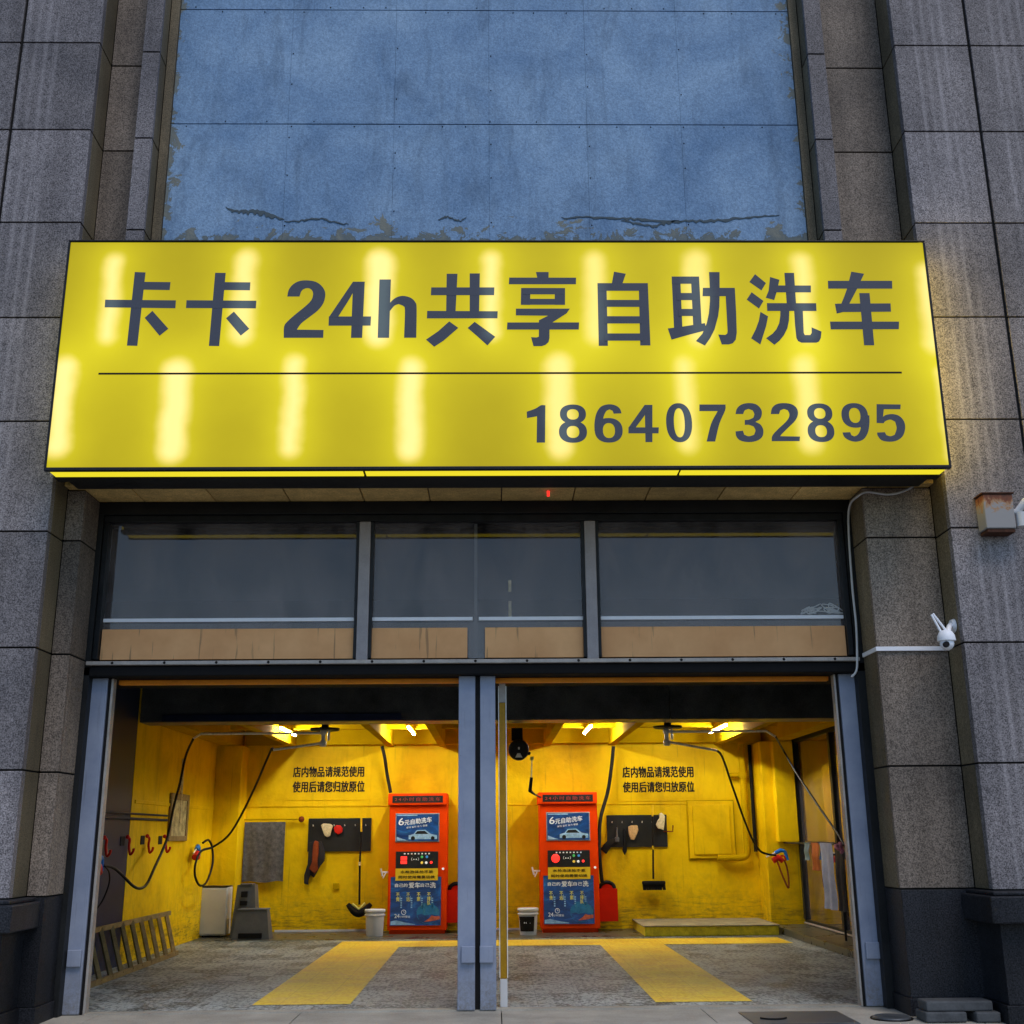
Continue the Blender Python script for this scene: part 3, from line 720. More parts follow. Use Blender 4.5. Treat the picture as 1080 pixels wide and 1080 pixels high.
GL = [
 # strokes of each character as outlines on the sign plane
 [[(-3.341, 6.596), (-3.24, 6.592), (-3.256, 5.846), (-3.352, 5.849)], [(-3.243, 6.494), (-3.0, 6.491), (-3.002, 6.409), (-3.248, 6.413)], [(-3.59, 6.311), (-2.936, 6.304), (-2.935, 6.223), (-3.588, 6.232)], [(-3.145, 6.197), (-2.984, 6.016), (-3.06, 5.945), (-3.211, 6.126)]],
 [[(-2.592, 6.588), (-2.493, 6.587), (-2.508, 5.843), (-2.603, 5.845)], [(-2.497, 6.491), (-2.257, 6.489), (-2.257, 6.406), (-2.497, 6.409)], [(-2.839, 6.305), (-2.191, 6.3), (-2.192, 6.221), (-2.838, 6.225)], [(-2.393, 6.189), (-2.241, 6.015), (-2.316, 5.946), (-2.462, 6.121)]],
 [[(-0.426, 6.578), (-0.324, 6.578), (-0.34, 6.193), (-0.428, 6.193)], [(-0.21, 6.581), (-0.114, 6.581), (-0.121, 6.193), (-0.209, 6.193)], [(-0.569, 6.436), (0.022, 6.436), (0.019, 6.355), (-0.572, 6.355)], [(-0.604, 6.195), (0.052, 6.191), (0.049, 6.118), (-0.606, 6.118)], [(-0.398, 6.088), (-0.313, 6.022), (-0.45, 5.892), (-0.535, 5.832), (-0.612, 5.904), (-0.499, 5.989)], [(-0.163, 6.083), (0.028, 5.932), (-0.045, 5.844), (-0.134, 5.932), (-0.228, 6.02)]],
 [[(0.413, 6.596), (0.533, 6.596), (0.531, 6.534), (0.425, 6.534)], [(0.161, 6.538), (0.79, 6.537), (0.787, 6.468), (0.157, 6.468)], [(0.272, 6.429), (0.359, 6.429), (0.354, 6.255), (0.267, 6.256)], [(0.587, 6.428), (0.684, 6.428), (0.68, 6.255), (0.583, 6.255)], [(0.285, 6.429), (0.681, 6.428), (0.679, 6.362), (0.285, 6.362)], [(0.284, 6.317), (0.678, 6.316), (0.677, 6.255), (0.284, 6.255)], [(0.221, 6.216), (0.725, 6.216), (0.692, 6.166), (0.559, 6.075), (0.433, 6.075), (0.434, 6.098), (0.519, 6.143), (0.22, 6.146)], [(0.14, 6.075), (0.807, 6.075), (0.802, 6.002), (0.136, 6.002)], [(0.434, 6.086), (0.533, 6.086), (0.529, 5.917), (0.52, 5.877), (0.493, 5.849), (0.457, 5.835), (0.38, 5.835), (0.358, 5.926), (0.41, 5.923), (0.43, 5.931)]],
 [[(1.149, 6.6), (1.26, 6.578), (1.225, 6.476), (1.124, 6.476)], [(0.989, 6.479), (1.074, 6.479), (1.068, 5.841), (0.983, 5.841)], [(1.377, 6.479), (1.463, 6.479), (1.462, 5.844), (1.367, 5.844)], [(0.989, 6.479), (1.463, 6.479), (1.463, 6.399), (0.99, 6.399)], [(1.053, 6.306), (1.39, 6.305), (1.387, 6.233), (1.051, 6.234)], [(1.048, 6.139), (1.392, 6.138), (1.389, 6.064), (1.045, 6.064)], [(1.042, 5.964), (1.401, 5.964), (1.398, 5.89), (1.04, 5.89)]],
 [[(1.691, 6.548), (1.772, 6.548), (1.767, 6.022), (1.688, 5.987)], [(1.872, 6.548), (1.95, 6.548), (1.948, 6.04), (1.868, 6.031)], [(1.691, 6.548), (1.95, 6.548), (1.947, 6.472), (1.689, 6.472)], [(1.731, 6.377), (1.913, 6.377), (1.909, 6.303), (1.728, 6.303)], [(1.74, 6.213), (1.904, 6.213), (1.9, 6.14), (1.736, 6.14)], [(1.629, 6.014), (1.767, 6.033), (1.979, 6.068), (1.988, 5.995), (1.842, 5.955), (1.659, 5.9)], [(2.045, 6.592), (2.145, 6.592), (2.135, 6.399), (2.123, 6.237), (2.106, 6.138), (2.065, 6.004), (2.019, 5.916), (1.966, 5.84), (1.884, 5.886), (1.948, 5.96), (1.995, 6.067), (2.02, 6.165), (2.037, 6.291), (2.043, 6.399)], [(1.978, 6.428), (2.279, 6.428), (2.271, 6.341), (1.97, 6.341)], [(2.188, 6.417), (2.279, 6.417), (2.276, 6.183), (2.269, 5.969), (2.255, 5.898), (2.225, 5.862), (2.187, 5.85), (2.122, 5.85), (2.095, 5.951), (2.16, 5.947), (2.179, 5.96), (2.184, 5.986)]],
 [[(2.481, 6.574), (2.578, 6.481), (2.53, 6.404), (2.421, 6.492)], [(2.436, 6.386), (2.542, 6.296), (2.494, 6.217), (2.384, 6.309)], [(2.505, 6.184), (2.574, 6.138), (2.549, 6.039), (2.482, 5.852), (2.4, 5.915), (2.448, 6.004), (2.484, 6.093)], [(2.62, 6.543), (2.707, 6.514), (2.679, 6.408), (2.643, 6.303), (2.564, 6.327), (2.596, 6.399)], [(2.758, 6.585), (2.85, 6.585), (2.845, 6.254), (2.757, 6.254)], [(2.666, 6.454), (2.999, 6.453), (2.994, 6.381), (2.647, 6.381)], [(2.57, 6.271), (3.034, 6.27), (3.031, 6.189), (2.568, 6.19)], [(2.693, 6.218), (2.779, 6.218), (2.765, 6.093), (2.744, 6.013), (2.706, 5.942), (2.661, 5.888), (2.611, 5.846), (2.537, 5.913), (2.601, 5.959), (2.64, 6.004), (2.671, 6.066), (2.686, 6.138)], [(2.82, 6.218), (2.903, 6.218), (2.893, 5.968), (2.901, 5.945), (2.952, 5.945), (2.967, 5.968), (2.97, 6.023), (3.06, 5.98), (3.048, 5.915), (3.029, 5.879), (3.003, 5.867), (2.864, 5.867), (2.833, 5.883), (2.82, 5.915), (2.817, 6.039)]],
 [[(3.396, 6.6), (3.516, 6.578), (3.47, 6.49), (3.433, 6.417), (3.345, 6.263), (3.276, 6.18), (3.22, 6.166), (3.211, 6.267), (3.272, 6.268), (3.307, 6.344), (3.339, 6.421)], [(3.165, 6.504), (3.774, 6.504), (3.768, 6.422), (3.161, 6.422)], [(3.234, 6.268), (3.736, 6.27), (3.732, 6.184), (3.223, 6.18)], [(3.149, 6.084), (3.797, 6.083), (3.787, 6.005), (3.149, 6.003)], [(3.449, 6.375), (3.547, 6.375), (3.541, 5.842), (3.446, 5.842)]],
]
for strokes in GL:
    mb = MB()
    for i, st in enumerate(strokes): mb.plate(st, 9.697 - .0011 * i, 0)
    mb.build('character', 'letter', sg, fixn=False)
def smooth_poly(P, n=4):
    P = [Vector((p[0], 0, p[1])) for p in P]; N = len(P); out = []
    def corner(i):
        u = P[i] - P[i - 1]; v = P[(i + 1) % N] - P[i]
        return u.angle(v) > R(44)
    cs = [corner(i) for i in range(N)]
    for i in range(N):
        p1, p2 = P[i], P[(i + 1) % N]
        if cs[i] and cs[(i + 1) % N]: out.append(p1); continue
        p0 = p1 - (p2 - p1) if cs[i] else P[i - 1]; p3 = p2 + (p2 - p1) if cs[(i + 1) % N] else P[(i + 2) % N]
        for k in range(n):
            t = k / n; out.append(.5 * ((2 * p1) + (-p0 + p2) * t + (2 * p0 - 5 * p1 + 4 * p2 - p3) * t * t + (-p0 + 3 * p1 - 3 * p2 + p3) * t ** 3))
    return [(q.x, q.z) for q in out]
def ring(mb, out, inn, y):
    """a round stroke: out and inn are the bounding boxes (left-top, right-bottom) of its outer and inner oval"""
    vs = []
    for (ax, az), (bx, bz) in (out, inn):
        for k in range(40):
            t = k * math.pi / 20; ex = lambda q: math.copysign(abs(q) ** .88, q)
            vs.append(((ax + bx) / 2 + (bx - ax) / 2 * ex(math.cos(t)), y, (az + bz) / 2 + (az - bz) / 2 * ex(math.sin(t))))
    mb.add(vs, [(k, (k + 1) % 40, 40 + (k + 1) % 40, 40 + k) for k in range(40)])
DG = [  # (outline polygons, oval pairs)
 ([[(-1.908, 6.343), (-1.898, 6.409), (-1.865, 6.463), (-1.809, 6.5), (-1.736, 6.51), (-1.653, 6.496), (-1.594, 6.454), (-1.558, 6.391), (-1.558, 6.319), (-1.579, 6.256), (-1.625, 6.194), (-1.696, 6.132), (-1.766, 6.07), (-1.804, 6.008), (-1.558, 6.004), (-1.558, 5.925), (-1.921, 5.925), (-1.923, 6.04), (-1.889, 6.096), (-1.819, 6.167), (-1.741, 6.239), (-1.686, 6.301), (-1.669, 6.361), (-1.679, 6.404), (-1.708, 6.427), (-1.745, 6.425), (-1.777, 6.4), (-1.794, 6.343)]], []),
 ([[(-1.301, 6.496), (-1.191, 6.496), (-1.2, 5.924), (-1.303, 5.924)], [(-1.514, 6.14), (-1.123, 6.14), (-1.125, 6.046), (-1.514, 6.046)], [(-1.301, 6.496), (-1.294, 6.391), (-1.425, 6.14), (-1.425, 6.131), (-1.514, 6.131)]], []),
 ([[(-1.055, 6.519), (-0.947, 6.519), (-0.952, 5.924), (-1.057, 5.924)], [(-0.959, 6.256), (-0.928, 6.306), (-0.879, 6.34), (-0.822, 6.349), (-0.756, 6.328), (-0.715, 6.283), (-0.702, 6.22), (-0.701, 5.924), (-0.814, 5.924), (-0.811, 6.202), (-0.828, 6.247), (-0.87, 6.265), (-0.91, 6.247), (-0.954, 6.188)]], []),
 ([[(0.44, 5.257), (0.481, 5.257), (0.472, 4.898), (0.396, 4.898), (0.403, 5.15), (0.312, 5.133), (0.31, 5.195), (0.389, 5.225)]], []),
 ([], [([(0.611, 5.264), (0.848, 5.078)], [(0.675, 5.218), (0.782, 5.118)]), ([(0.599, 5.104), (0.853, 4.895)], [(0.67, 5.056), (0.783, 4.942)])]),
 ([[(1.172, 5.177), (1.157, 5.224), (1.116, 5.256), (1.053, 5.265), (0.985, 5.242), (0.942, 5.176), (0.923, 5.087), (0.921, 5.007), (0.998, 5.007), (0.998, 5.078), (1.009, 5.149), (1.034, 5.199), (1.064, 5.215), (1.091, 5.202), (1.1, 5.174)]], [([(0.923, 5.132), (1.176, 4.896)], [(0.997, 5.083), (1.106, 4.94)])]),
 ([[(1.385, 5.259), (1.456, 5.259), (1.441, 4.9), (1.378, 4.9)], [(1.229, 5.042), (1.505, 5.041), (1.5, 4.983), (1.227, 4.984)], [(1.385, 5.259), (1.396, 5.184), (1.293, 5.038), (1.229, 5.038)]], []),
 ([], [([(1.573, 5.275), (1.809, 4.898)], [(1.644, 5.225), (1.742, 4.945)])]),
 ([[(1.885, 5.262), (2.124, 5.261), (2.117, 5.204), (2.058, 5.076), (2.009, 4.904), (1.931, 4.904), (1.982, 5.076), (2.048, 5.197), (1.881, 5.197)]], []),
 ([[(2.209, 5.168), (2.226, 5.222), (2.271, 5.261), (2.339, 5.275), (2.406, 5.261), (2.445, 5.217), (2.45, 5.167), (2.43, 5.119), (2.386, 5.093), (2.431, 5.066), (2.453, 5.013), (2.44, 4.951), (2.391, 4.912), (2.315, 4.898), (2.24, 4.912), (2.204, 4.951), (2.199, 5.001), (2.267, 5.008), (2.277, 4.969), (2.318, 4.954), (2.365, 4.968), (2.381, 5.011), (2.366, 5.048), (2.325, 5.063), (2.287, 5.063), (2.29, 5.111), (2.329, 5.114), (2.369, 5.132), (2.381, 5.168), (2.368, 5.203), (2.332, 5.218), (2.296, 5.203), (2.28, 5.168)]], []),
 ([[(2.531, 5.167), (2.547, 5.226), (2.592, 5.264), (2.663, 5.274), (2.735, 5.26), (2.776, 5.217), (2.778, 5.159), (2.748, 5.101), (2.685, 5.039), (2.621, 4.977), (2.603, 4.954), (2.782, 4.95), (2.775, 4.906), (2.521, 4.906), (2.531, 4.959), (2.583, 5.018), (2.654, 5.083), (2.691, 5.128), (2.701, 5.167), (2.689, 5.203), (2.656, 5.217), (2.621, 5.203), (2.607, 5.167)]], []),
 ([], [([(2.864, 5.27), (3.095, 5.08)], [(2.928, 5.224), (3.031, 5.121)]), ([(2.855, 5.106), (3.098, 4.896)], [(2.925, 5.058), (3.03, 4.944)])]),
 ([[(3.171, 4.988), (3.184, 4.945), (3.225, 4.913), (3.287, 4.899), (3.357, 4.922), (3.403, 4.987), (3.425, 5.072), (3.432, 5.153), (3.354, 5.153), (3.349, 5.073), (3.335, 5.01), (3.307, 4.966), (3.275, 4.95), (3.25, 4.963), (3.242, 4.991)]], [([(3.176, 5.272), (3.419, 5.033)], [(3.246, 5.225), (3.349, 5.08)])]),
 ([[(3.508, 5.262), (3.73, 5.258), (3.722, 5.211), (3.57, 5.212), (3.556, 5.14), (3.588, 5.158), (3.648, 5.165), (3.705, 5.147), (3.742, 5.098), (3.748, 5.032), (3.72, 4.956), (3.665, 4.912), (3.596, 4.898), (3.522, 4.912), (3.489, 4.957), (3.487, 4.987), (3.558, 4.99), (3.569, 4.962), (3.605, 4.951), (3.645, 4.965), (3.669, 5.027), (3.662, 5.09), (3.621, 5.111), (3.574, 5.097), (3.555, 5.076), (3.491, 5.079)]], []),
]
for polys, ovals in DG:
    mb = MB(); k = 0
    for p in polys: mb.plate(smooth_poly(p), 9.697 - .0011 * k, 0); k += 1
    for o, i in ovals: ring(mb, o, i, 9.697 - .0011 * k); k += 1
    mb.build('digit', 'letter', sg, fixn=False)
x0, x1, z0, z1 = (-3.586, 3.771, 5.562, 5.581)
mb = MB(); mb.plate([(x0, z0), (x1, z0), (x1, z1), (x0, z1)], 9.696, 0); mb.build('divider_line', 'text_black', sg, fixn=False)

# ------------------------------------------------------------------ shutter guide rails
def guide(x0, x1, label, sidex, boxx, inner):
    t = thing('shutter_guide_rail', ((x0 + x1) / 2, 10.98, 0), label, 'guide rail', 'grey shutter guide rails of the doorway')
    MB().box(x0, x1, 10.95, 11.10, .004, 2.972, .006).build('channel', 'rail', t)
    if inner:
        a, b = sorted((inner, inner + (.014 if inner > x1 - .01 else -.014)))
        MB().box(a, b, 10.99, 11.06, .01, 2.96).build('seal_strip', 'rubber', t)
        a, b = sorted((b + .001, b + .022)) if inner > 0 and inner < x0 or False else (a, b)
    MB().box(boxx - .062, boxx + .062, 10.915, 10.949, .40, .545, .008).build('lock_box', 'rail', t)
    return t
guide(-3.835, -3.675, 'grey-blue shutter guide rail standing against the left jamb', 0, -3.75, None)
MB().box(-3.672, -3.650, 10.97, 11.06, .0, 2.97).build('seal_strip', 'rubber', C.objects['shutter_guide_rail'])
MB().box(-3.647, -3.625, 10.97, 11.06, .0, 2.97, .003).build('edge_strip', 'alu', C.objects['shutter_guide_rail'])
guide(-.332, -.174, 'grey-blue shutter guide rail forming the left half of the centre post', 0, -.235, None)
guide(-.128, .017, 'grey-blue shutter guide rail forming the right half of the centre post', 0, -.07, None)
g4 = guide(3.325, 3.495, 'grey-blue shutter guide rail standing against the right jamb', 0, 3.415, None)
MB().box(3.303, 3.322, 10.97, 11.06, .0, 2.97).build('seal_strip', 'rubber', g4)
MB().box(3.280, 3.300, 10.97, 11.06, .0, 2.97, .003).build('edge_strip', 'alu', g4)
MB().box(-.173, -.129, 10.985, 11.09, .002, 2.97).build('post_gap_seal', 'rubber', bld)
po = thing('corner_bead_post', (.085, 11.2, 0), 'thin post in brown-yellow protective film with bare white foot right of the centre post', 'post')
MB().box(.055, .115, 11.17, 11.23, .24, 2.74, .004).build('film_sleeve', 'amber_film', po)
MB().box(.052, .118, 11.167, 11.233, .0, .238, .003).build('bare_foot', 'white_plastic', po)
MB().box(.054, .116, 11.169, 11.231, 2.742, 2.93, .003).build('torn_top', 'alu', po)
MB().box(.046, .053, 11.16, 11.168, .25, 2.9).box(.117, .124, 11.16, 11.168, .25, 2.9).build('edge_bead', 'steel', po)

# ------------------------------------------------------------------ wash machines
def machine(x0, label, lit):
    W, D, Hh = .94, .62, 2.17; y = 19.2
    t = thing('car_wash_machine', (x0 + W / 2, y, 0), label, 'wash machine', 'red self-service wash machines against the back wall')
    x1 = x0 + W; px = W / 64.0
    MB().box(x0 + .03, x1 - .03, y + .04, y + D, .0, .06).box(x0, x1, y, y + D, .06, Hh - .19, .012).build('cabinet', 'red_metal', t)
    MB().box(x0 - .02, x1 + .0, y - .05, y + D, Hh - .187, Hh, .012).build('header', 'red_metal', t)
    d = MB().box(x0 + .05, x1 - .07, y - .055, y - .049, Hh - .15, Hh - .04).build('display', 'black', t)
    text_obj('24小时自助洗车', (x0 + .09, x1 - .11, Hh - .125, Hh - .065), y - .0575, 'led_dim', 'lettering', d, spacing=1.4)
    # upper advert screen
    sx0, sx1, sz0, sz1 = x0 + .12, x0 + .80, 1.42, 1.84
    MB().box(sx0 - .015, sx1 + .015, y - .012, y - .001, sz0 - .015, sz1 + .015, .003).build('bezel', 'alu', t)
    s = MB().box(sx0, sx1, y - .02, y - .0125, sz0, sz1).build('advert_screen', 'poster', t)
    f = y - .0225
    text_obj('6', (sx0 + .035, sx0 + .12, sz0 + .25, sz0 + .36), f, 'text_white', 'lettering', s, .02, roll=.1)
    text_obj('元自助洗车', (sx0 + .13, sx0 + .57, sz0 + .27, sz0 + .355), f, 'text_white', 'lettering', s, .03, roll=.11)
    text_obj('省钱 省时 省力 便捷', (sx0 + .16, sx0 + .50, sz0 + .213, sz0 + .243), f, 'text_white', 'lettering', s, .01, roll=.1)
    mb = MB(); mb.plate([(sx0 + .20, sz0 + .03), (sx0 + .2, sz0 + .09), (sx0 + .28, sz0 + .11), (sx0 + .33, sz0 + .17), (sx0 + .47, sz0 + .175), (sx0 + .56, sz0 + .11), (sx0 + .66, sz0 + .09), (sx0 + .66, sz0 + .03)], f, 0); mb.build('printed_car', 'pale_blue', s, fixn=False)
    mb = MB(); mb.lathe((sx0 + .27, f - .003, sz0 + .045), [(.033, 0), (.033, .002)], 14, 'Y'); mb.lathe((sx0 + .59, f - .003, sz0 + .045), [(.03, 0), (.03, .002)], 14, 'Y'); mb.plate([(sx0 + .3, sz0 + .11), (sx0 + .34, sz0 + .155), (sx0 + .46, sz0 + .16), (sx0 + .52, sz0 + .11)], f - .001, 0); mb.build('printed_wheel', 'black', s, fixn=False)
    mb = MB(); mb.plate([(sx0 + .01, sz0 + .01), (sx0 + .01, sz0 + .07), (sx0 + .09, sz0 + .04), (sx0 + .19, sz0 + .01)], f, 0); mb.plate([(sx0 + .01, sz1 - .025), (sx0 + .34, sz1 - .025), (sx0 + .34, sz1 - .008), (sx0 + .01, sz1 - .008)], f, 0); mb.build('printed_spray', 'pale_blue', s, fixn=False)
    # control panel
    cx0, cx1, cz0, cz1 = x0 + .12, x0 + .80, 1.0, 1.26
    p = MB().box(cx0, cx1, y - .02, y - .001, cz0, cz1, .004).build('control_panel', 'black', t)
    f = y - .0215
    mb = MB(); random.seed(3)
    for k in range(8): mb.box(cx0 + .13 + k * .056, cx0 + .155 + k * .056, f - .002, f, cz1 - .045, cz1 - .025)
    mb.build('label_row', 'text_white', p)
    if lit: MB().box(cx0 + .08, cx0 + .18, f - .004, f, cz0 + .13, cz0 + .185, .002).box(cx0 + .08, cx0 + .18, f - .004, f, cz0 + .07, cz0 + .12, .002).build('digit_display', 'led_red', p)
    else: MB().lathe((cx0 + .125, f - .03, cz0 + .135), [(.05, 0), (.068, .012), (.06, .03)], 18, 'Y').build('stop_button', 'led_red', p)
    text_obj('〔▪▪〕', (cx0 + .25, cx0 + .37, cz0 + .12, cz0 + .165), f - .002, 'text_white', 'emblem', p, .02)
    for bx, bz, mt in ((.42, .175, 'lamp_green'), (.50, .175, 'lamp_blue'), (.42, .085, 'lamp_yellow'), (.49, .085, 'lamp_white'), (.57, .09, 'led_red')):
        MB().lathe((cx0 + bx, f - .014, cz0 + bz), [(.016, 0), (.021, .004), (.021, .014)], 12, 'Y').build('button', mt, p)
    # yellow label
    l = MB().box(cx0, cx1 + .0, y - .026, y - .021, .815, .998).build('notice_label', 'label_yellow', t)
    text_obj('水枪泡沫枪不能', (cx0 + .08, cx1 - .08, .925, .97), y - .0275, 'text_black', 'lettering', l, .03, spacing=1.15)
    text_obj('同时使用需要切换', (cx0 + .05, cx1 - .05, .845, .89), y - .0275, 'text_black', 'lettering', l, .03, spacing=1.1)
    # big blue poster
    bx0, bx1, bz0, bz1 = x0 + .045, x0 + .85, .135, .87
    b = MB().box(bx0, bx1, y - .012, y - .001, bz0, bz1).build('poster', 'poster', t)
    f = y - .0145
    text_obj('自己的', (bx0 + .07, bx0 + .27, .715, .77), f, 'text_white', 'lettering', b, .035)
    text_obj('爱车', (bx0 + .29, bx0 + .47, .70, .785), f, 'text_white', 'lettering', b, .035)
    text_obj('自己', (bx0 + .48, bx0 + .62, .715, .77), f, 'text_white', 'lettering', b, .035)
    text_obj('洗', (bx0 + .63, bx0 + .72, .70, .785), f, 'text_white', 'lettering', b, .035)
    for k, w in enumerate(('不\n贵', '不\n远', '不\n累', '不\n排\n队')):
        xx = bx0 + .09 + k * .165
        text_obj(w, (xx, xx + .055, .50 if k < 3 else .44, .63), f, 'text_yellow', 'lettering', b, .04)
        mb = MB()
        for q in range(5): mb.box(xx + .072, xx + .096, f, f + .002, .40 + q * .033, .42 + q * .033)
        mb.box(xx + .06, xx + .068, f, f + .002, .50, .58)
        mb.build('small_print', 'pale_blue', b)
    text_obj('24', (bx0 + .07, bx0 + .15, .25, .31), f, 'text_white', 'lettering', b, .03)
    text_obj('小时营业', (bx0 + .155, bx0 + .32, .25, .285), f, 'text_white', 'lettering', b, .02)
    mb = MB(); mb.tube([(bx0 + .215 + .035 * math.cos(q), f - .001, .335 + .035 * math.sin(q)) for q in [i * math.pi / 8 for i in range(17)]], .005, 5); mb.tube([(bx0 + .215, f - .001, .36), (bx0 + .215, f - .001, .335), (bx0 + .235, f - .001, .335)], .004, 4); mb.build('clock_symbol', 'text_white', b)
    mb = MB(); cxp, r = bx0 + .60, .17
    poly = [(cxp + r * math.cos(a) * 1.0, .30 + .13 * math.sin(a)) for a in [R(-200 + i * 220 / 20) + math.pi * 0 for i in range(21)]]
    poly = [(cxp - .10, .47), (cxp - .09, .44), (cxp - .15, .41), (cxp - .18, .35), (cxp - .175, .27), (cxp - .13, .20), (cxp - .06, .165), (cxp + .06, .165), (cxp + .13, .20), (cxp + .175, .27), (cxp + .18, .35), (cxp + .15, .41), (cxp + .09, .44), (cxp + .10, .47)]
    mb.plate(poly, f, 0); mb.build('printed_bowl', 'pot_blue', b, fixn=False)
    mb = MB(); mb.plate([(cxp - .17, .29), (cxp - .10, .31), (cxp - .05, .285), (cxp + .04, .30), (cxp + .16, .285), (cxp + .13, .205), (cxp + .06, .172), (cxp - .06, .172), (cxp - .13, .205)], f - .001, 0); mb.build('bowl_shade', 'poster', b, fixn=False)
    mb = MB(); mb.plate([(cxp - .06, .19), (cxp + .02, .24), (cxp + .06, .285), (cxp + .11, .27), (cxp + .19, .275), (cxp + .19, .225), (cxp + .10, .205), (cxp + .03, .195)], f - .002, 0); mb.build('printed_hand', 'coral', b, fixn=False)
    mb = MB(); mb.plate([(bx0 + .01, .145), (bx0 + .01, .20), (bx0 + .1, .215), (bx0 + .22, .185), (bx0 + .4, .155), (bx0 + .4, .145)], f, 0); mb.build('printed_wave', 'pale_blue', b, fixn=False)
    # keyhole lamp, knob on the left flank, feet
    MB().lathe((x1 - .06, y - .02, .99), [(.02, 0), (.02, .02)], 10, 'Y').build('lock', 'lamp_white', t)
    k = MB().tube([(x0 - .001, y + .12, .94), (x0 - .10, y + .12, .94)], .014, 8).tube([(x0 - .10, y + .12, .88), (x0 - .13, y + .12, 1.0)], .014, 8).tube([(x0 - .05, y + .12, .93), (x0 - .09, y + .1, .85)], .01, 6).build('tap', 'steel', t)
    # tray box on the right flank
    tx = x1 + .002
    MB().box(tx, tx + .30, y + .12, y + .5, .16, .165).box(tx, tx + .30, y + .12, y + .13, .166, .66).box(tx + .29, tx + .30, y + .13, y + .5, .166, .64).box(tx, tx + .3, y + .5, y + .51, .166, .72).build('side_bin', 'red_dark', t)
    h = []
    for i in range(25): a = i * 2 * math.pi / 24; h.append((tx + .15 + .12 * math.cos(a), y + .3 + .02 * math.sin(2 * a), .66 + .09 * math.sin(a)))
    MB().tube(h, .03, 8).build('coiled_strap', 'rubber', t)
    return t
machine(-1.70, 'red self-service wash machine in the left bay with red digits glowing on its panel', True)
machine(.745, 'red self-service wash machine in the right bay with round red button on its panel', False)

# ------------------------------------------------------------------ buckets
b1 = thing('bucket', (-1.87, 18.95, 0), 'plain white plastic bucket with lid beside the left wash machine', 'bucket')
def bucket(t):
    c = t.location
    MB().lathe(c, [(.125, 0), (.13, .01), (.148, .36)], 28).build('pail', 'white_plastic', t)
    MB().lathe(c, [(.149, .30), (.162, .305), (.162, .325), (.149, .33)], 28).lathe(c, [(.150, .352), (.163, .355), (.163, .39), (.155, .40), (.01, .401)], 28).build('rim', 'white_plastic', t)
bucket(b1)
b2 = copy_tree(b1); b2.location = (.53, 18.9, 0); b2['label'] = 'white plastic bucket with black label beside the right wash machine'
vs = []
for k in range(2):
    for i in range(9):
        a = R(-150 + i * 12); r = .1335 + .036 * (.05 + k * .22) / .36 + .0035 + .0
        vs.append((.53 + r * math.cos(a), 18.9 + r * math.sin(a), .06 + k * .22))
lb = MB().add(vs, [(i, i + 1, 10 + i, 9 + i) for i in range(8)]).build('label', 'text_black', b2, fixn=False)
text_obj('▪▪▪▪', (.46, .56, .18, .20), 18.9 - .152, 'text_white', 'small_print', b2)

# ------------------------------------------------------------------ wall notices
def notice(x0, x1, z0, z1, l1, l2, label):
    t = thing('wall_notice', ((x0 + x1) / 2, 19.9, (z0 + z1) / 2), label, 'notice', 'yellow wall notices with two lines of black Chinese text')
    MB().box(x0, x1, 19.889, 19.897, z0, z1, .002).build('panel', 'yellow', t)
    text_obj('店内物品请规范使用', l1, 19.886, 'text_black', 'lettering', t, .045)
    text_obj('使用后请您归放原位', l2, 19.886, 'text_black', 'lettering', t, .045)
notice(*(-3.504, -2.09, 2.092, 2.799), (-3.405, -2.206, 2.475, 2.648), (-3.402, -2.191, 2.225, 2.405), 'yellow notice with two black text lines on the back wall of the left bay')
notice(*(2.103, 3.529, 2.035, 2.759), (2.197, 3.405, 2.427, 2.609), (2.196, 3.409, 2.183, 2.356), 'yellow notice with two black text lines on the back wall of the right bay')

# ------------------------------------------------------------------ towel on rod
t = thing('towel_rail', (-3.7, 19.85, 1.75), 'short wall rod with round end knob carrying the grey towel', 'towel rail')
rz = 1.785
MB().tube([(-4.2, 19.80, rz), (-3.24, 19.80, rz)], .014, 8).tube([(-3.36, 19.8, rz), (-3.36, 19.9, rz)], .012, 6).build('rod', 'yellow_beam', t)
MB().ball((-3.22, 19.80, rz), .05).build('end_knob', 'cloth_brown', t)
def drape(x0, x1, z0, z1, y, amp=.012, freq=3, ph=0, slant=0, nx=24, nz=16):
    def fn(u, v):
        x = x0 + (x1 - x0) * u + slant * (1 - v) ; z = z0 + (z1 - z0) * v + (1 - v) * .012 * math.sin(u * 9 + ph)
        return (x, y + amp * math.sin(u * freq * 2 * math.pi + ph) * (1.15 - v) - .004 * math.sin(v * 7 + u * 5), z)
    return MB().grid(fn, nx, nz)
x0, x1, z0, z1 = (-4.154, -3.479, 0.793, 1.744)
m = drape(x0, x1, z0, z1, 19.775, .014, 2.5); m.build('towel', 'towel_grey', label='dark grey towel hanging flat on the rod of the back wall', cat='towel')

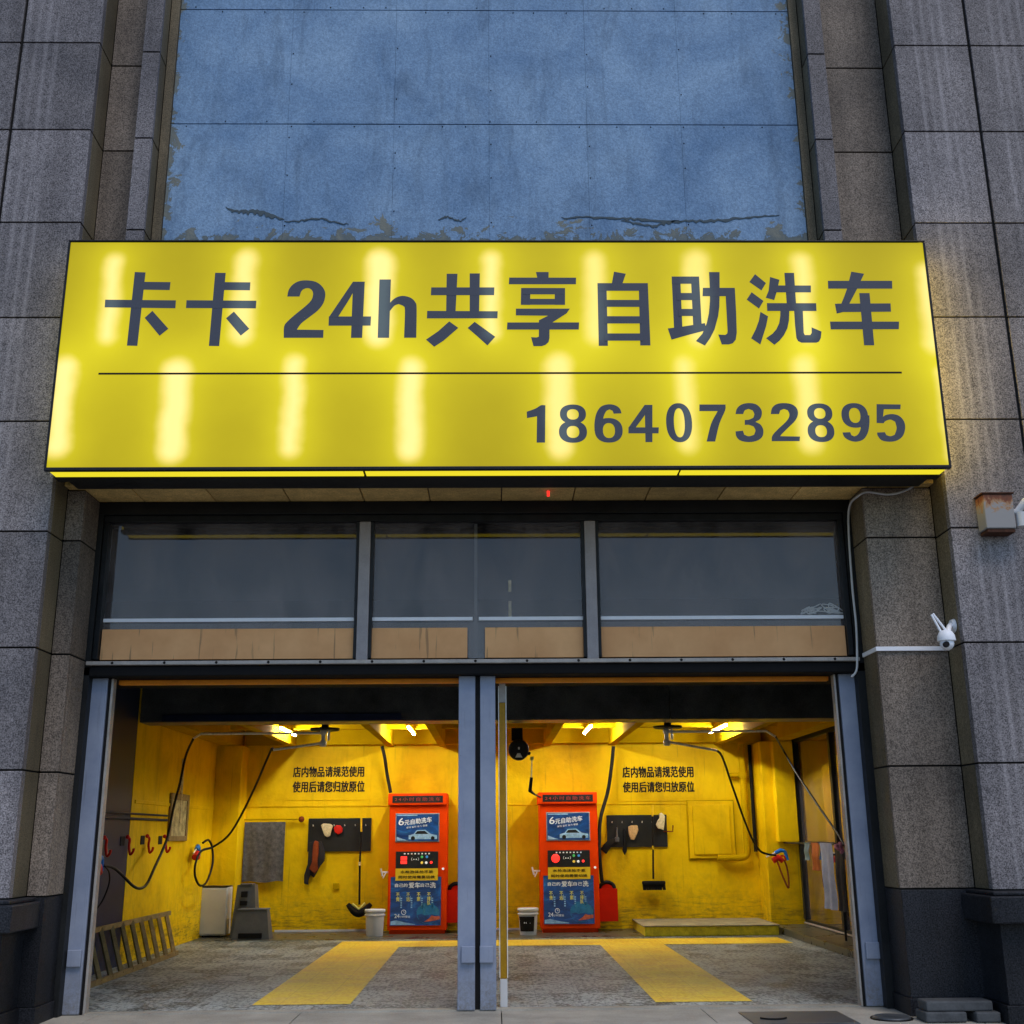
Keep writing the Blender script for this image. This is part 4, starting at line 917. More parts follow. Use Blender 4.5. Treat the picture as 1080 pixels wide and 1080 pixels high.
# ------------------------------------------------------------------ tool boards with hanging things
def board(bx, label):
    t = thing('tool_board', ((bx[0] + bx[1]) / 2, 19.87, (bx[2] + bx[3]) / 2), label, 'tool board', 'black tool boards on the back wall')
    MB().box(bx[0], bx[1], 19.862, 19.896, bx[2], bx[3], .006).build('panel', 'black', t)
    for k in range(6):
        x = bx[0] + (bx[1] - bx[0]) * (k + .5) / 6; MB().tube([(x, 19.862, bx[3] - .12), (x, 19.80, bx[3] - .125), (x, 19.80, bx[3] - .10)], .006, 6).build('hook', 'steel', t)
    return t
board((-3.11, -2.057, 1.262, 1.797), 'black tool board left of the left wash machine with sponge and apron on it')
board((1.898, 2.912, 1.29, 1.812), 'black tool board right of the right wash machine with brushes and gloves on it')
def pl(poly, mat, name, label, cat, y=19.80, d=.05, ch=.012):
    mb = MB(); mb.plate(poly, y, d)
    o = mb.build(name, mat, label=label, cat=cat)
    bv = o.modifiers.new('bevel', 'BEVEL'); bv.width = ch; bv.segments = 3; bv.limit_method = 'NONE'
    for p in o.data.polygons: p.use_smooth = True
    return o
def PX(pts, Y=19.8): return pts
pl([(-2.895, 1.685), (-2.856, 1.714), (-2.739, 1.706), (-2.691, 1.677), (-2.712, 1.604), (-2.732, 1.514), (-2.778, 1.488), (-2.826, 1.515), (-2.859, 1.594)], 'cream', 'sponge', 'cream fan shaped wash sponge hooked on the left tool board', 'sponge')
pl([(-2.678, 1.638), (-2.644, 1.683), (-2.574, 1.683), (-2.53, 1.637), (-2.535, 1.569), (-2.592, 1.531), (-2.652, 1.559)], 'red_plastic', 'scrubber', 'small red scrubber beside the cream sponge on the left tool board', 'scrubber')
pl([(-3.081, 1.405), (-3.012, 1.427), (-2.872, 1.425), (-2.807, 1.245), (-2.814, 1.111), (-2.88, 1.034), (-2.977, 0.846), (-3.037, 0.891), (-3.068, 0.803), (-3.061, 0.737), (-3.14, 0.759), (-3.141, 0.892), (-3.091, 1.069), (-3.086, 1.248)], 'cloth_dark', 'rag', 'long dark rag hanging below the left corner of the left tool board', 'rag', y=19.81, d=.03)
pl([(-2.975, 1.444), (-2.911, 1.415), (-2.909, 1.247), (-2.922, 1.091), (-2.906, 0.98), (-2.961, 0.914), (-3.057, 0.992), (-3.014, 1.092), (-3.009, 1.248), (-3.003, 1.382)], 'cloth_brown', 'leather_cloth', 'reddish brown leather cloth hanging over the dark rag', 'cloth', y=19.75, d=.04)
pl([(1.907, 1.408), (2.011, 1.437), (2.051, 1.387), (1.966, 1.309), (1.87, 1.182), (1.776, 1.262), (1.833, 1.34)], 'rubber', 'glove', 'black glove dangling from the lower left corner of the right tool board', 'glove')
pl([(2.052, 1.615), (2.073, 1.615), (2.076, 1.456), (2.096, 1.446), (2.094, 1.373), (2.02, 1.374), (2.022, 1.447), (2.045, 1.457)], 'grey_plastic', 'hand_brush', 'small grey hand brush on the right tool board beside the black glove', 'brush')
pl([(2.171, 1.59), (2.202, 1.59), (2.221, 1.534), (2.219, 1.317), (2.22, 1.238), (2.181, 1.16), (2.144, 1.239), (2.163, 1.357)], 'black_matt', 'bottle_brush', 'long black brush with pale tip hanging left of the tan glove', 'brush')
pl([(2.255, 1.623), (2.307, 1.643), (2.41, 1.642), (2.422, 1.563), (2.394, 1.493), (2.346, 1.405), (2.288, 1.411), (2.266, 1.475), (2.252, 1.554)], 'tan', 'wash_mitt', 'tan wash mitt hanging in the middle of the right tool board', 'mitt')
pl([(2.771, 1.818), (2.814, 1.847), (2.873, 1.787), (2.866, 1.708), (2.838, 1.559), (2.798, 1.579), (2.751, 1.585), (2.713, 1.649), (2.746, 1.718), (2.779, 1.758)], 'cream', 'work_glove', 'pale cream glove hanging at the top right corner of the right tool board', 'glove', y=19.75)
hk = (2.852, 19.85, 1.539); hj = (2.995, 19.85, 1.538)
MB().tube([(hk[0], 19.86, hk[2]), (hj[0], 19.80, hj[2]), (hj[0] + .01, 19.80, hj[2] + .1)], .012, 6).build('wall_hook', 'cloth_brown', label='lone bent metal hook in the wall right of the right tool board', cat='hook')
def stick(name, parts, head, label, cat):
    p0 = parts[0][1]
    t = thing(name, (p0[0], 19.74, head['z']), label, cat)
    for i, (nm, a, b, r, mt) in enumerate(parts): MB().tube([(a[0], 19.74, a[2]), (b[0], 19.74, b[2])], r, 8).build(nm, mt, t)
    return t
t = stick('mop', [('handle', (-2.215, 19.74, 1.792), (-2.209, 19.74, 1.578), .016, 'label_yellow'), ('handle', (-2.209, 19.74, 1.578), (-2.219, 19.74, 1.095), .017, 'rubber'), ('joint_ring', (-2.219, 19.74, 1.095), (-2.217, 19.74, 1.036), .019, 'cream'), ('handle', (-2.217, 19.74, 1.036), (-2.208, 19.74, 0.427), .017, 'rubber')],
      dict(z=.4), 'long black handled brush with yellow grip and wide curved head standing over the white bucket', 'wash brush')
hc = (-2.205, 19.74, 0.339)
arc = [(hc[0] - .19 + .38 * i / 12, 19.70, hc[2] + .10 - .14 * math.sin(math.pi * i / 12)) for i in range(13)]
MB().tube(arc, [.035 + .035 * math.sin(math.pi * i / 12) for i in range(13)], 10).build('brush_head', 'black_matt', t)
MB().tube([(hc[0] - .11, 19.69, hc[2] + .10), (hc[0], 19.67, hc[2] + .02), (hc[0] + .1, 19.69, hc[2] + .11)], .022, 6).build('bristle', 'text_yellow', t)
t = stick('broom', [('handle', (2.668, 19.74, 1.97), (2.659, 19.74, 1.785), .015, 'label_yellow'), ('handle', (2.659, 19.74, 1.785), (2.645, 19.74, 1.312), .016, 'rubber'), ('joint_ring', (2.645, 19.74, 1.312), (2.646, 19.74, 1.251), .018, 'label_yellow'), ('handle', (2.646, 19.74, 1.251), (2.63, 19.74, 0.786), .016, 'rubber')],
      dict(z=.7), 'black broom with yellow grip hanging head down from the right tool board', 'broom')
hc = (2.634, 19.74, 0.696)
MB().box(hc[0] - .19, hc[0] + .19, 19.68, 19.78, hc[2] + .0, hc[2] + .06, .018).build('brush_head', 'black_matt', t)
mb = MB()
for i in range(30):
    x = hc[0] - .18 + .36 * i / 29; mb.tube([(x, 19.73, hc[2] + .01), (x * 1.0 + random.uniform(-.01, .01), 19.72, hc[2] - .085)], .011, 5)
mb.build('bristle', 'rubber', t)

# ------------------------------------------------------------------ white cabinet, step stool, platform
t = thing('small_fridge', (-4.37, 18.95, 0), 'small off-white cabinet standing in the left back corner', 'cabinet')
x0, x1, z0, z1 = (-4.605, -4.198, 0.015, 0.745)
MB().box(x0, x1, 18.97, 19.33, .03, z1, .015).build('body', 'fridge', t)
MB().box(x0 + .006, x1 - .006, 18.945, 18.967, .05, z1 - .012, .01).build('door', 'fridge', t)
MB().box(x0 - .03, x1 + .0, 18.95, 19.3, z1 + .002, z1 + .02, .005).build('top', 'dark_frame', t)
for a in (x0 + .05, x1 - .05): MB().lathe((a, 19.0, 0), [(.018, 0), (.018, .03)], 10).build('foot', 'rubber', t)
t = thing('step_stool', (-3.8, 18.8, 0), 'dark grey plastic two-step stool beside the off-white cabinet', 'step stool')
def taper(mb, x0, x1, y0, y1, z0, z1, t=.03):
    v = [(x0, y0, z0), (x1, y0, z0), (x1, y1, z0), (x0, y1, z0), (x0 + t, y0 + t, z1), (x1 - t, y0 + t, z1), (x1 - t, y1 - t, z1), (x0 + t, y1 - t, z1)]
    return mb.add(v, [(3, 2, 1, 0), (4, 5, 6, 7), (0, 1, 5, 4), (1, 2, 6, 5), (2, 3, 7, 6), (3, 0, 4, 7)])
mb = MB(); taper(mb, -4.09, -3.69, 18.80, 19.17, .002, .78, .065); mb.build('upper_step', 'grey_plastic', t)
MB().box(-3.98, -3.79, 18.845, 19.1, .782, .80, .01).build('tread', 'grey_plastic', t)
mb = MB()
mb.box(-3.95, -3.85, 18.80, 18.84, .60, .69, .006).box(-3.96, -3.85, 18.79, 18.83, .48, .55, .006); mb.build('grip_slot', 'black_matt', t)
mb = MB(); taper(mb, -3.99, -3.42, 18.46, 18.795, .002, .42, .06); mb.box(-3.935, -3.475, 18.51, 18.79, .421, .445, .012)
MB().box(-3.89, -3.53, 18.455, 18.50, .02, .10, .01).build('floor_slot', 'black_matt', t)
mb.build('lower_step', 'grey_plastic', t)
t = thing('stone_platform', (3.3, 19.1, 0), 'low yellow sided platform with grey slab top at the back wall below the broom', 'platform')
MB().box(2.29, 4.345, 18.41, 19.89, .0, .136, .014).build('base', 'yellow_soft', t)
MB().box(2.27, 4.36, 18.40, 19.89, .138, .155, .006).build('slab', 'slab_top', t)

# ------------------------------------------------------------------ ceiling lamps
def lamp(x, label, src=None):
    if src:
        t = copy_tree(src); t.location = (x, 18.3, 3.1)
    else:
        t = thing('tube_lamp', (x, 18.3, 3.1), label, 'ceiling lamp')
        MB().box(x - .03, x + .03, 17.62, 18.98, 3.118, 3.262, .004).build('fixture', 'yellow_beam', t)
        MB().tube([(x, 17.64, 3.098), (x, 18.96, 3.098)], .017, 10).build('tube', 'tube', t)
    t['label'] = label; t['group'] = 'white tube lamps between the yellow ceiling beams'; return t
L1 = lamp(-3.24, 'lit white tube lamp on the ceiling above the cabinet corner, first from the left')
lamp(-1.30, 'lit white tube lamp on the ceiling above the left wash machine', L1)
lamp(1.49, 'lit white tube lamp on the ceiling above the right wash machine', L1)
lamp(3.565, 'lit white tube lamp on the ceiling above the platform, farthest right', L1)

# ------------------------------------------------------------------ swing booms, hoses, spray guns
def boom(hub_top, hub_bot, up_tip, up_bend, lo_tip, label):
    x, z0 = hub_top[0], hub_bot[2]
    t = thing('ceiling_boom', (x, 15.9, 2.97), label, 'swing boom', 'steel swing booms hanging from the ceiling')
    MB().lathe((x, 15.9, 2.90), [(.19, 0), (.20, .01), (.20, .03), (.05, .035), (.05, .16)], 20).build('mounting_plate', 'black', t)
    MB().tube([(x - .02, 15.9, 2.90), (x - .02, 15.9, z0)], .028, 10).tube([(x + .055, 15.9, 2.90), (x + .055, 15.9, z0 + .05)], .016, 8).build('swivel_post', 'steel', t)
    MB().lathe((x - .02, 15.9, z0 - .03), [(.04, 0), (.045, .02), (.045, .07), (.03, .08)], 14).lathe((x - .02, 15.9, z0 + .13), [(.04, 0), (.045, .02), (.045, .06), (.03, .07)], 14).build('swivel_joint', 'steel', t)
    MB().tube([(x, 15.9, up_tip[2]), up_tip, up_bend], .017, 8).build('upper_arm', 'steel', t)
    MB().tube([(x, 15.9, z0 + .02), lo_tip], .016, 8).build('lower_arm', 'steel', t)
    return t
upL = (-4.004, 15.9, 2.868); upLb = (-4.052, 15.7, 2.788); loL = (-2.946, 15.562, 2.62)
boom((-2.313, 15.9, 2.972), (-2.303, 15.9, 2.716), upL, upLb, loL, 'steel swing boom with two thin arms hanging from the ceiling of the left bay')
upR = (3.759, 15.9, 2.855); upRb = (3.836, 15.7, 2.76); loR = (3.128, 16.244, 2.62)
boom((2.399, 15.9, 2.941), (2.388, 15.9, 2.697), upR, upRb, loR, 'steel swing boom with two thin arms hanging from the ceiling of the right bay')
def hose(pts, r, label, mat='rubber'):
    return MB().tube(smooth_path(pts, 7), r, 8).build('hose', mat, label=label, cat='hose')
hose([upLb, (-4.25, 16.125, 2.592), (-4.3, 16.114, 2.235), (-4.35, 16.056, 1.894), (-4.35, 15.84, 1.486), (-4.3, 15.185, 1.141), (-4.3, 14.907, 0.958), (-4.3, 14.644, 0.913), (-4.32, 14.395, 0.956), (-4.38, 14.117, 1.095), (-4.42, 13.908, 1.176), (-4.45, 13.659, 1.203)], .017, 'black hose sagging from the left boom past the framed picture to the front spray gun')
hose([loL, (-3.125, 16.3, 2.647), (-3.465, 17.0, 2.174), (-3.788, 17.6, 1.761), (-4.032, 18.0, 1.518), (-4.284, 18.2, 1.367), (-4.4, 17.928, 1.302), (-4.42, 17.719, 1.117), (-4.42, 17.766, 0.941), (-4.42, 18.085, 0.808), (-4.42, 18.485, 0.848), (-4.4, 18.703, 1.093), (-4.42, 18.723, 1.335), (-4.45, 18.566, 1.464), (-4.5, 18.421, 1.423)], .017, 'black hose looping from the left boom to the spray gun by the cabinet')
hose([upRb, (4.45, 17.793, 2.727), (4.5, 17.395, 2.406), (4.55, 16.881, 2.07), (4.6, 16.326, 1.73), (4.62, 15.835, 1.476), (4.62, 15.576, 1.331)], .016, 'thin grey-black hose running from the right boom down to the hanging towels', 'dark_frame')
hose([loR, (3.273, 16.6, 2.544), (3.549, 17.4, 2.192), (3.816, 18.0, 1.735), (4.036, 18.5, 1.425), (4.233, 18.9, 1.234), (4.388, 19.0, 1.173), (4.533, 19.1, 1.156)], .017, 'black hose hanging from the right boom to the spray gun on the corner column')
MB().tube(smooth_path([(4.544, 19.1, 1.097), (4.606, 19.1, 0.893), (4.695, 19.1, 0.661), (4.717, 19.1, 0.747), (4.703, 19.1, 0.965), (4.665, 19.1, 1.081)], 6), .015, 7).build('hose', 'cloth_brown', label='short dark red hose loop hanging below the spray gun on the corner column', cat='hose')
hose([(-4.4, 13.574, 1.194), (-4.4, 13.724, 1.128), (-4.42, 13.821, 1.001), (-4.5, 13.885, 0.813), (-4.57, 13.779, 0.666)], .009, 'thin cable curling down the dark wall below the front spray gun')
hose([(-1.881, 19.6, 2.961), (-1.829, 19.6, 2.757), (-1.801, 19.7, 2.528), (-1.73, 19.7, 2.202)], .028, 'black hose dropping from the ceiling to the top of the left wash machine')
hose([(2.026, 19.6, 2.934), (1.983, 19.6, 2.605), (1.906, 19.6, 2.187), (1.775, 19.5, 1.803), (1.726, 19.4, 1.501), (1.714, 19.3, 1.131), (1.746, 19.35, 0.763)], .03, 'thick black hose dropping from the ceiling along the right wash machine')
def gun(p, wallx, label, d=(0, 1, 0)):
    t = thing('spray_gun', p, label, 'spray gun', 'red and blue spray guns on wall holders')
    x, y, z = p; dx, dy = (0, 1) if wallx == 'x' else (1, 0)
    def q(a, b, c): return (x + (a if wallx != 'x' else 0) + (c * 0), y + (a if wallx == 'x' else 0), z + b)
    MB().tube([q(-.07, .02, 0), q(.02, .06, 0), q(.09, .05, 0)], [.028, .034, .026], 9).tube([q(.09, .05, 0), q(.13, -.09, 0)], [.028, .022], 9).build('body', 'blue_plastic', t)
    MB().tube([q(-.11, -.10, 0), q(-.02, -.05, 0), q(.05, -.11, 0)], [.05, .055, .04], 9).tube([q(.02, -.02, 0), q(.08, -.03, 0), q(.10, -.10, 0)], .014, 7).build('holder', 'red_plastic', t)
    MB().tube([q(-.07, .02, 0), q(-.22, -.04, 0)], .012, 7).build('lance', 'steel', t)
    return t
gun((-4.47, 13.548, 1.236), 'x', 'blue and red spray gun on the dark part of the left wall near the doorway')
gun((-4.5, 18.099, 1.314), 'x', 'blue and red spray gun on the yellow wall above the off-white cabinet')
gun((4.602, 19.13, 1.169), 'y', 'blue and red spray gun on the yellow corner column of the right bay')
# double hooks on the left wall
def hook(p, label, on_yellow):
    t = thing('wall_hook', p, label, 'hook', 'red double hooks on the left wall')
    x, y, z = p
    MB().box(x, x + .008, y - .16, y + .0, z - .055, z + .055).build('back_plate', 'cloth_dark', t)
    h = [(x + .02, y + .05, z + .05), (x + .05, y + .06, z + .02), (x + .04, y + .08, z - .05), (x + .04, y + .10, z - .10), (x + .06, y + .09, z - .16), (x + .10, y + .06, z - .13), (x + .11, y + .05, z - .09)]
    MB().tube(smooth_path(h, 4), .016, 8).ball((x + .03, y + .03, z + .05), .026).build('hook_arm', 'red_plastic', t)
    return t
hook((-4.597, 13.936, 1.462), 'red double hook nearest the doorway on the dark wall', 0)
hook((-4.597, 14.822, 1.468), 'red double hook second from the doorway on the dark wall', 0)
hook((-4.592, 15.641, 1.477), 'red hook on black plate just past the dark paint edge on the yellow wall', 1)
hook((-4.592, 16.463, 1.473), 'red hook on black plate directly left of the framed picture', 1)
MB().tube([(-4.575, 13.0, 1.74), (-4.575, 16.6, 1.74)], .016, 8).tube([(-4.575, 13.0, 1.80), (-4.575, 16.6, 1.80)], .012, 8).build('conduit', 'dark_wall', label='pair of thin conduits running level along the dark left wall', cat='conduit')
# framed picture
t = thing('picture_frame', (-4.58, 17.2, 1.5), 'narrow gilt framed picture hanging on the yellow left wall', 'picture')
y0, y1 = 16.706, 17.685
zt, zb = 2.118, 1.457
w = .09
MB().box(-4.59, -4.555, y0, y1, zt - w, zt, .008).box(-4.59, -4.555, y0, y1, zb, zb + w * .8, .008).box(-4.59, -4.555, y0, y0 + w, zb + w * .8, zt - w, .008).box(-4.59, -4.555, y1 - w, y1, zb + w * .8, zt - w, .008).build('frame', 'ladder', t)
MB().box(-4.588, -4.57, y0 + w, y1 - w, zb + .07, zt - w).build('print', 'picture', t)
MB().tube([(-4.57, 17.228, 2.623), (-4.57, 17.228, 1.71)], .02, 8).build('wall_pipe', 'cream', bld)
# ladder on its side
t = thing('ladder', (-4.3, 14.5, 0), 'wooden ladder lying on its side against the foot of the left wall', 'ladder')
ta = (-4.5, 13.448, 0.508); tb = (-4.5, 16.771, 0.5); ba = (-4.22, 12.794, 0.11); bb = (-4.22, 16.194, 0.111)
def lerp(a, b, k): return tuple(p + (q - p) * k for p, q in zip(a, b))
def bar(mb, a, b, w, h):
    a, b = Vector(a), Vector(b); d = (b - a).normalized(); s = d.cross(Vector((0, 0, 1))).normalized() * w / 2; u = s.cross(d).normalized() * h / 2
    v = [a - s - u, a + s - u, a + s + u, a - s + u, b - s - u, b + s - u, b + s + u, b - s + u]
    return mb.add(v, [(0, 1, 2, 3), (7, 6, 5, 4), (0, 4, 5, 1), (1, 5, 6, 2), (2, 6, 7, 3), (3, 7, 4, 0)])
ta2 = lerp(ta, tb, -.18); ba2 = lerp(ba, bb, 0)
ba2 = (ba2[0], ba2[1], .03); bb = (bb[0], bb[1], .03)
for a, b in ((ta2, lerp(ta, tb, 1.01)), (lerp(ba2, bb, -.16), lerp(ba2, bb, 1.02))):
    mb = MB(); bar(mb, a, b, .035, .055); mb.build('stile', 'ladder', t)
for k in range(10):
    a, b = lerp(ta, tb, -.10 + .117 * k), lerp(ba2, bb, .0 + .108 * k)
    mb = MB(); bar(mb, a, b, .045, .045); mb.build('rung', 'ladder', t)
# hose reel
t = thing('hose_reel', (.33, 16.5, 2.62), 'round dark hose reel with white triangle sticker hanging behind the centre post', 'hose reel')
rc = (0.354, 16.5, 2.664)
MB().lathe((rc[0], 16.42, rc[2]), [(.10, 0), (.14, .015), (.145, .03), (.145, .14), (.13, .16)], 28, 'Y').build('drum', 'black', t)
MB().box(rc[0] - .10, rc[0] + .06, 16.47, 16.53, rc[2] + .13, 2.97).build('bracket', 'black_matt', t)
MB().box(rc[0] + .10, rc[0] + .17, 16.45, 16.55, rc[2] - .07, rc[2] - .03, .01).build('outlet', 'black_matt', t)
mb = MB(); mb.plate([(rc[0] - .05, rc[2] - .11), (rc[0] + .05, rc[2] - .11), (rc[0] + .02, rc[2] - .05), (rc[0] - .02, rc[2] - .05)], 16.418, 0); mb.build('sticker', 'text_white', t, fixn=False); mb = MB(); mb.plate([(rc[0] - .01, rc[2] + .0), (rc[0] + .015, rc[2] + .0), (rc[0] + .015, rc[2] + .035), (rc[0] - .01, rc[2] + .035)], 16.415, 0); mb.build('sticker', 'text_white', t, fixn=False)
MB().box(*[0.515, 0.568], 16.48, 16.52, 2.517, 2.57, .006).build('stopper', 'text_yellow', t)
MB().tube([(0.541, 16.5, 2.517), (0.532, 16.5, 2.281)], .008, 6).build('hose_tail', 'steel', t)
MB().tube([(0.532, 16.5, 2.281), (0.509, 16.5, 2.099), (0.61, 17.5, 2.08), (0.754, 19.0, 2.085)], [.022, .026, .014, .012], 8).build('nozzle', 'rubber', t)

# ------------------------------------------------------------------ hanging towels on the right
t = thing('drying_rail', (4.72, 17.3, 1.33), 'thin dark drying rail in front of the glass partition', 'drying rail')
MB().tube([(4.72, 15.2, 1.345), (4.72, 19.24, 1.345)], .013, 8).build('rail', 'dark_frame', t)
MB().tube([(4.72, 15.4, .10), (4.72, 15.4, 1.345)], .016, 8).tube([(4.72, 16.212, .10), (4.72, 16.212, 1.345)], .016, 8).build('upright', 'dark_frame', t)
def ydrape(ya, yb, z0, mat, name, label, cat, ph=0., zt=1.36, dx=0.0, grp=None):
    def fn(u, v):
        y = ya + (yb - ya) * u; z = z0 + (zt - z0) * v
        return (4.69 + dx + .022 * math.sin(u * 12 + ph) * (1.2 - v) + .008 * math.sin(v * 9), y + .015 * math.sin(v * 5 + ph), z)
    return MB().grid(fn, 18, 14).build(name, mat, label=label, cat=cat, group=grp)
ydrape(17.916, 17.619, 1.106, 'towel_blue', 'towel', 'short blue-grey towel at the far end of the drying rail', 'towel', .3)
ydrape(17.54, 17.128, 0.969, 'towel_orange', 'towel', 'orange towel hanging on the drying rail', 'towel', 1.1)
ydrape(17.053, 16.453, 0.471, 'towel_light', 'towel', 'long light grey towel in the middle of the drying rail', 'towel', 2.0)
ydrape(16.361, 15.98, 0.476, 'cloth_dark', 'apron', 'long black apron hanging right of the light grey towel', 'apron', .7)
ydrape(15.85, 15.269, 0.512, 'cloth_navy', 'coat', 'dark navy coat hanging nearest the doorway on the drying rail', 'coat', 1.7)
mb = MB(); pc = (4.55, 15.602, 1.307)
for i in range(26):
    a = random.uniform(0, 6.28); r = random.uniform(.0, .085); mb.ball((pc[0] + random.uniform(-.05, .05), pc[1] + math.cos(a) * r, pc[2] + math.sin(a) * r * .8), random.uniform(.018, .032), n=6, m=4)
mb.build('pink_duster', 'pink', label='pink and white fluffy duster on the drying rail beside the black apron', cat='duster')
pc = (4.58, 15.197, 1.323)
MB().ball(pc, .10, (.6, 1, .75)).build('cap', 'cloth_brown', label='brown cap hooked above the navy coat', cat='cap')
pc = (4.58, 15.165, 1.16)
MB().grid(lambda u, v: (pc[0] + .03 * math.sin(6 * u), pc[1] - .13 + .24 * u + .10 * (1 - v) * .3, pc[2] - .14 + .28 * v), 10, 8).build('rag', 'blue_plastic', label='small blue rag hanging over the navy coat', cat='rag')

# ------------------------------------------------------------------ outside fittings
t = thing('security_camera', (4.029, 10.0, 3.164), 'white ball security camera with two antennas on the right pilaster side', 'security camera')
c = (4.037, 10.02, 3.167)
m = (4.25, 10.2, 3.284)
MB().tube([(4.20, 10.22, m[2] + .02), (4.17, 10.22, m[2] + .02)], [.065, .055], 14).tube([(4.17, 10.22, m[2] + .02), (4.13, 10.16, m[2]), (c[0] + .03, 10.06, c[2] + .04)], [.03, .022, .03], 10).build('wall_arm', 'white_bright', t)
MB().lathe((c[0], 10.02, c[2] - .035), [(.078, 0), (.080, .012), (.074, .05), (.055, .085), (.02, .10)], 24).build('housing', 'white_bright', t)
MB().ball((c[0], 10.02, c[2] - .055), .062, n=20, m=12).build('camera_ball', 'white_bright', t)
MB().lathe((c[0] - .028, 9.955, c[2] - .072), [(.026, 0), (.026, .03)], 16, 'Y').build('lens', 'rubber', t)
for a, b in (((-.03, .04), (-.10, .21)), ((.02, .05), (-.085, .22))):
    MB().tube([(c[0] + a[0], 10.04, c[2] + a[1]), (c[0] + b[0], 10.05, c[2] + b[1])], [.012, .010], 8).build('antenna', 'white_bright', t)
a = (3.526, 10.84, 3.143); b = (3.522, 10.41, 3.126); d = (4.113, 10.41, 3.131)
MB().box(3.525, 3.542, 10.41, 10.80, b[2] - .02, b[2] + .02, .003).box(3.525, d[0] + .1, 10.395, 10.413, b[2] - .02, b[2] + .02, .003).build('cable_trunking', 'white_bright', label='white plastic cable trunking running level from the window edge to the security camera', cat='cable trunking')
MB().tube(smooth_path([(4.097, 10.33, 4.744), (3.97, 10.36, 4.65), (3.79, 10.38, 4.604), (3.597, 10.42, 4.641), (3.502, 10.45, 4.603), (3.502, 10.7, 4.58), (3.503, 10.8, 4.356), (3.489, 10.8, 3.785), (3.492, 10.8, 3.412), (3.472, 10.8, 3.092), (3.452, 10.8, 2.975), (3.402, 10.8, 2.921)], 6), .011, 7).build('cable', 'white_plastic', label='loose grey-white cable dropping from the sign down the right window jamb', cat='cable')
t = thing('junction_box', (4.58, 10.0, 4.3), 'rust stained white metal box on the right pilaster below the sign', 'junction box')
x0, x1, z0, z1 = (4.457, 4.729, 4.131, 4.453)
MB().box(x0, x1, 9.87, 10.048, z0, z1, .01).build('case', 'rust', t)
MB().box(x0 - .012, x1 + .012, 9.86, 10.045, z1 + .002, z1 + .016, .003).box(x0 + .01, x1 - .01, 9.88, 10.04, z0 - .035, z0 - .002, .004).build('lid', 'dark_rust', t)
MB().tube([(x1 + .0, 9.93, z1 - .16), (x1 + .05, 9.92, z1 - .15), (x1 + .13, 9.88, z1 - .06)], [.022, .03, .04], 10).tube([(x1 + .07, 9.9, z1 - .30), (x1 + .07, 9.9, z1 - .17)], .05, 12).build('lamp_arm', 'white_plastic', t)
p = (0.534, 10.356, 4.66)
MB().box(p[0] - .013, p[0] + .013, 10.5, 10.52, 4.635, 4.688, .003).build('indicator_lamp', 'led_red', label='tiny red indicator lamp under the soffit behind the sign', cat='lamp')
p0 = (3.0, 10.99, 3.524); p1 = (3.467, 10.99, 3.522); mb = MB(); random.seed(11)
pts = []
for i in range(46):
    u_ = random.random(); hgt = .17 * math.sin(math.pi * min(1, .15 + u_ * .85)) * (.4 + .6 * u_)
    pts.append((p0[0] + (p1[0] - p0[0]) * u_, 10.952 + random.uniform(-.008, .012), 3.555 + hgt * random.random()))
pts = sorted(pts, key=lambda q: q[0] + random.uniform(-.14, .14))
MB().tube(smooth_path(pts, 5), .0055, 6).build('cable_coil', 'white_plastic', label='tangled pale cable lying on the white bar in the right upper window', cat='cable')
t = thing('access_cover', (2.55, 10.5, 0), 'square steel access cover with curved lifting ring in the pavement', 'manhole cover')
MB().box(2.12, 2.98, 10.02, 10.70, -.02, .006, .003).build('plate', 'cover', t)
pc = (2.332, 10.286, 0.01)
MB().tube([(pc[0] + .115 * math.cos(R(200 + i * 14)), pc[1] + .045 + .10 * math.sin(R(200 + i * 14)), .012) for i in range(11)], .008, 6).build('lifting_ring', 'rubber', t)
pc = (3.343, 10.284, 0.0)
t = thing('drain_cover', (pc[0], pc[1], 0), 'small round iron drain cover at the foot of the right inner pilaster', 'drain cover')
MB().lathe((pc[0] - .02, pc[1], 0), [(.155, -.01), (.155, .012), (.14, .02), (.13, .016), (.02, .018)], 28).build('lid', 'cover', t)
MB().lathe((pc[0] - .02, pc[1], 0), [(.17, -.01), (.175, .006), (.16, .008), (.158, 0)], 28).build('rim', 'rubber', t)
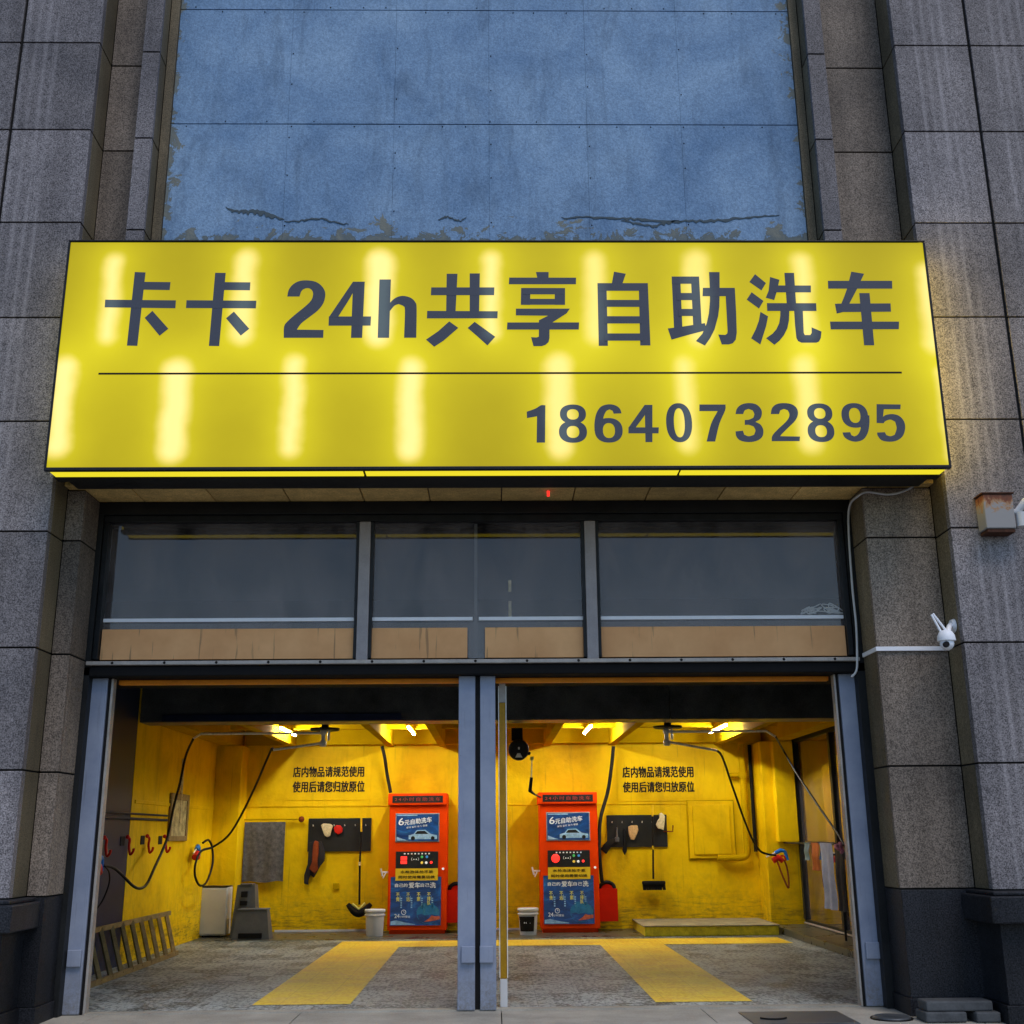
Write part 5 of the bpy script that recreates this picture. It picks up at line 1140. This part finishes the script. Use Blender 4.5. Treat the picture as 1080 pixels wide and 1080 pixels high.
for (x0, x1, y0, y1, z0, z1, lab) in ((3.52, 3.86, 10.02, 10.27, .0, .08, 'rough pale stone block at the left of the bottom layer by the right pilaster'), (3.93, 4.13, 10.0, 10.25, .0, .08, 'short rough stone block at the right of the bottom layer by the right pilaster'), (3.54, 4.09, 10.04, 10.26, .082, .16, 'long rough stone block lying on top of the two others by the right pilaster')):
    bm = MB(); bm.box(x0, x1, y0, y1, z0, z1, .014)
    o = bm.build('stone_block', 'stone_pale', label=lab, cat='stone block', group='stone blocks stacked at the right pilaster')
    for v in o.data.vertices:
        if v.co.z > z0 + .02 and v.co.z < z1 - .02: v.co.y += random.uniform(-.006, .006)

# ------------------------------------------------------------------ camera, light, world
cam = bpy.data.cameras.new('camera'); co = bpy.data.objects.new('camera', cam); C.objects.link(co)
cam.sensor_width = 36; cam.sensor_fit = 'HORIZONTAL'; cam.lens = 1202.2 / 1080 * 36; cam.clip_end = 2000; cam.clip_start = .1
mt = Matrix(((0.9998529,0.0034922,-0.0167926,0),(-0.0152028,-0.2728500,-0.9619364,0),(-0.0079411,0.9620502,-0.2727568,1.5),(0,0,0,1)))
co.matrix_world = mt
scene.camera = co
w = bpy.data.worlds.new('World'); scene.world = w; w.use_nodes = True
nt = w.node_tree; bg = nt.nodes['Background']
sky = nt.nodes.new('ShaderNodeTexSky'); sky.sky_type = 'NISHITA'; sky.sun_disc = False
sky.sun_elevation = R(58); sky.sun_rotation = R(155); sky.ozone_density = 5; sky.dust_density = .6; sky.air_density = 1.2
nt.links.new(sky.outputs[0], bg.inputs[0]); bg.inputs[1].default_value = .15
sl = bpy.data.lights.new('sun', 'SUN'); so = bpy.data.objects.new('sun', sl); C.objects.link(so)
sl.energy = 1.45; sl.angle = R(25); sl.color = (1, .88, .78)
so.rotation_euler = Vector((-.25, .55, -1)).to_track_quat('-Z', 'Y').to_euler()
scene.view_settings.view_transform = 'Standard'; scene.view_settings.look = 'None'; scene.view_settings.exposure = 0
scene.cycles.use_denoising = True
scene.cycles.max_bounces = 8; scene.cycles.diffuse_bounces = 5
scene.cycles.sample_clamp_indirect = 6
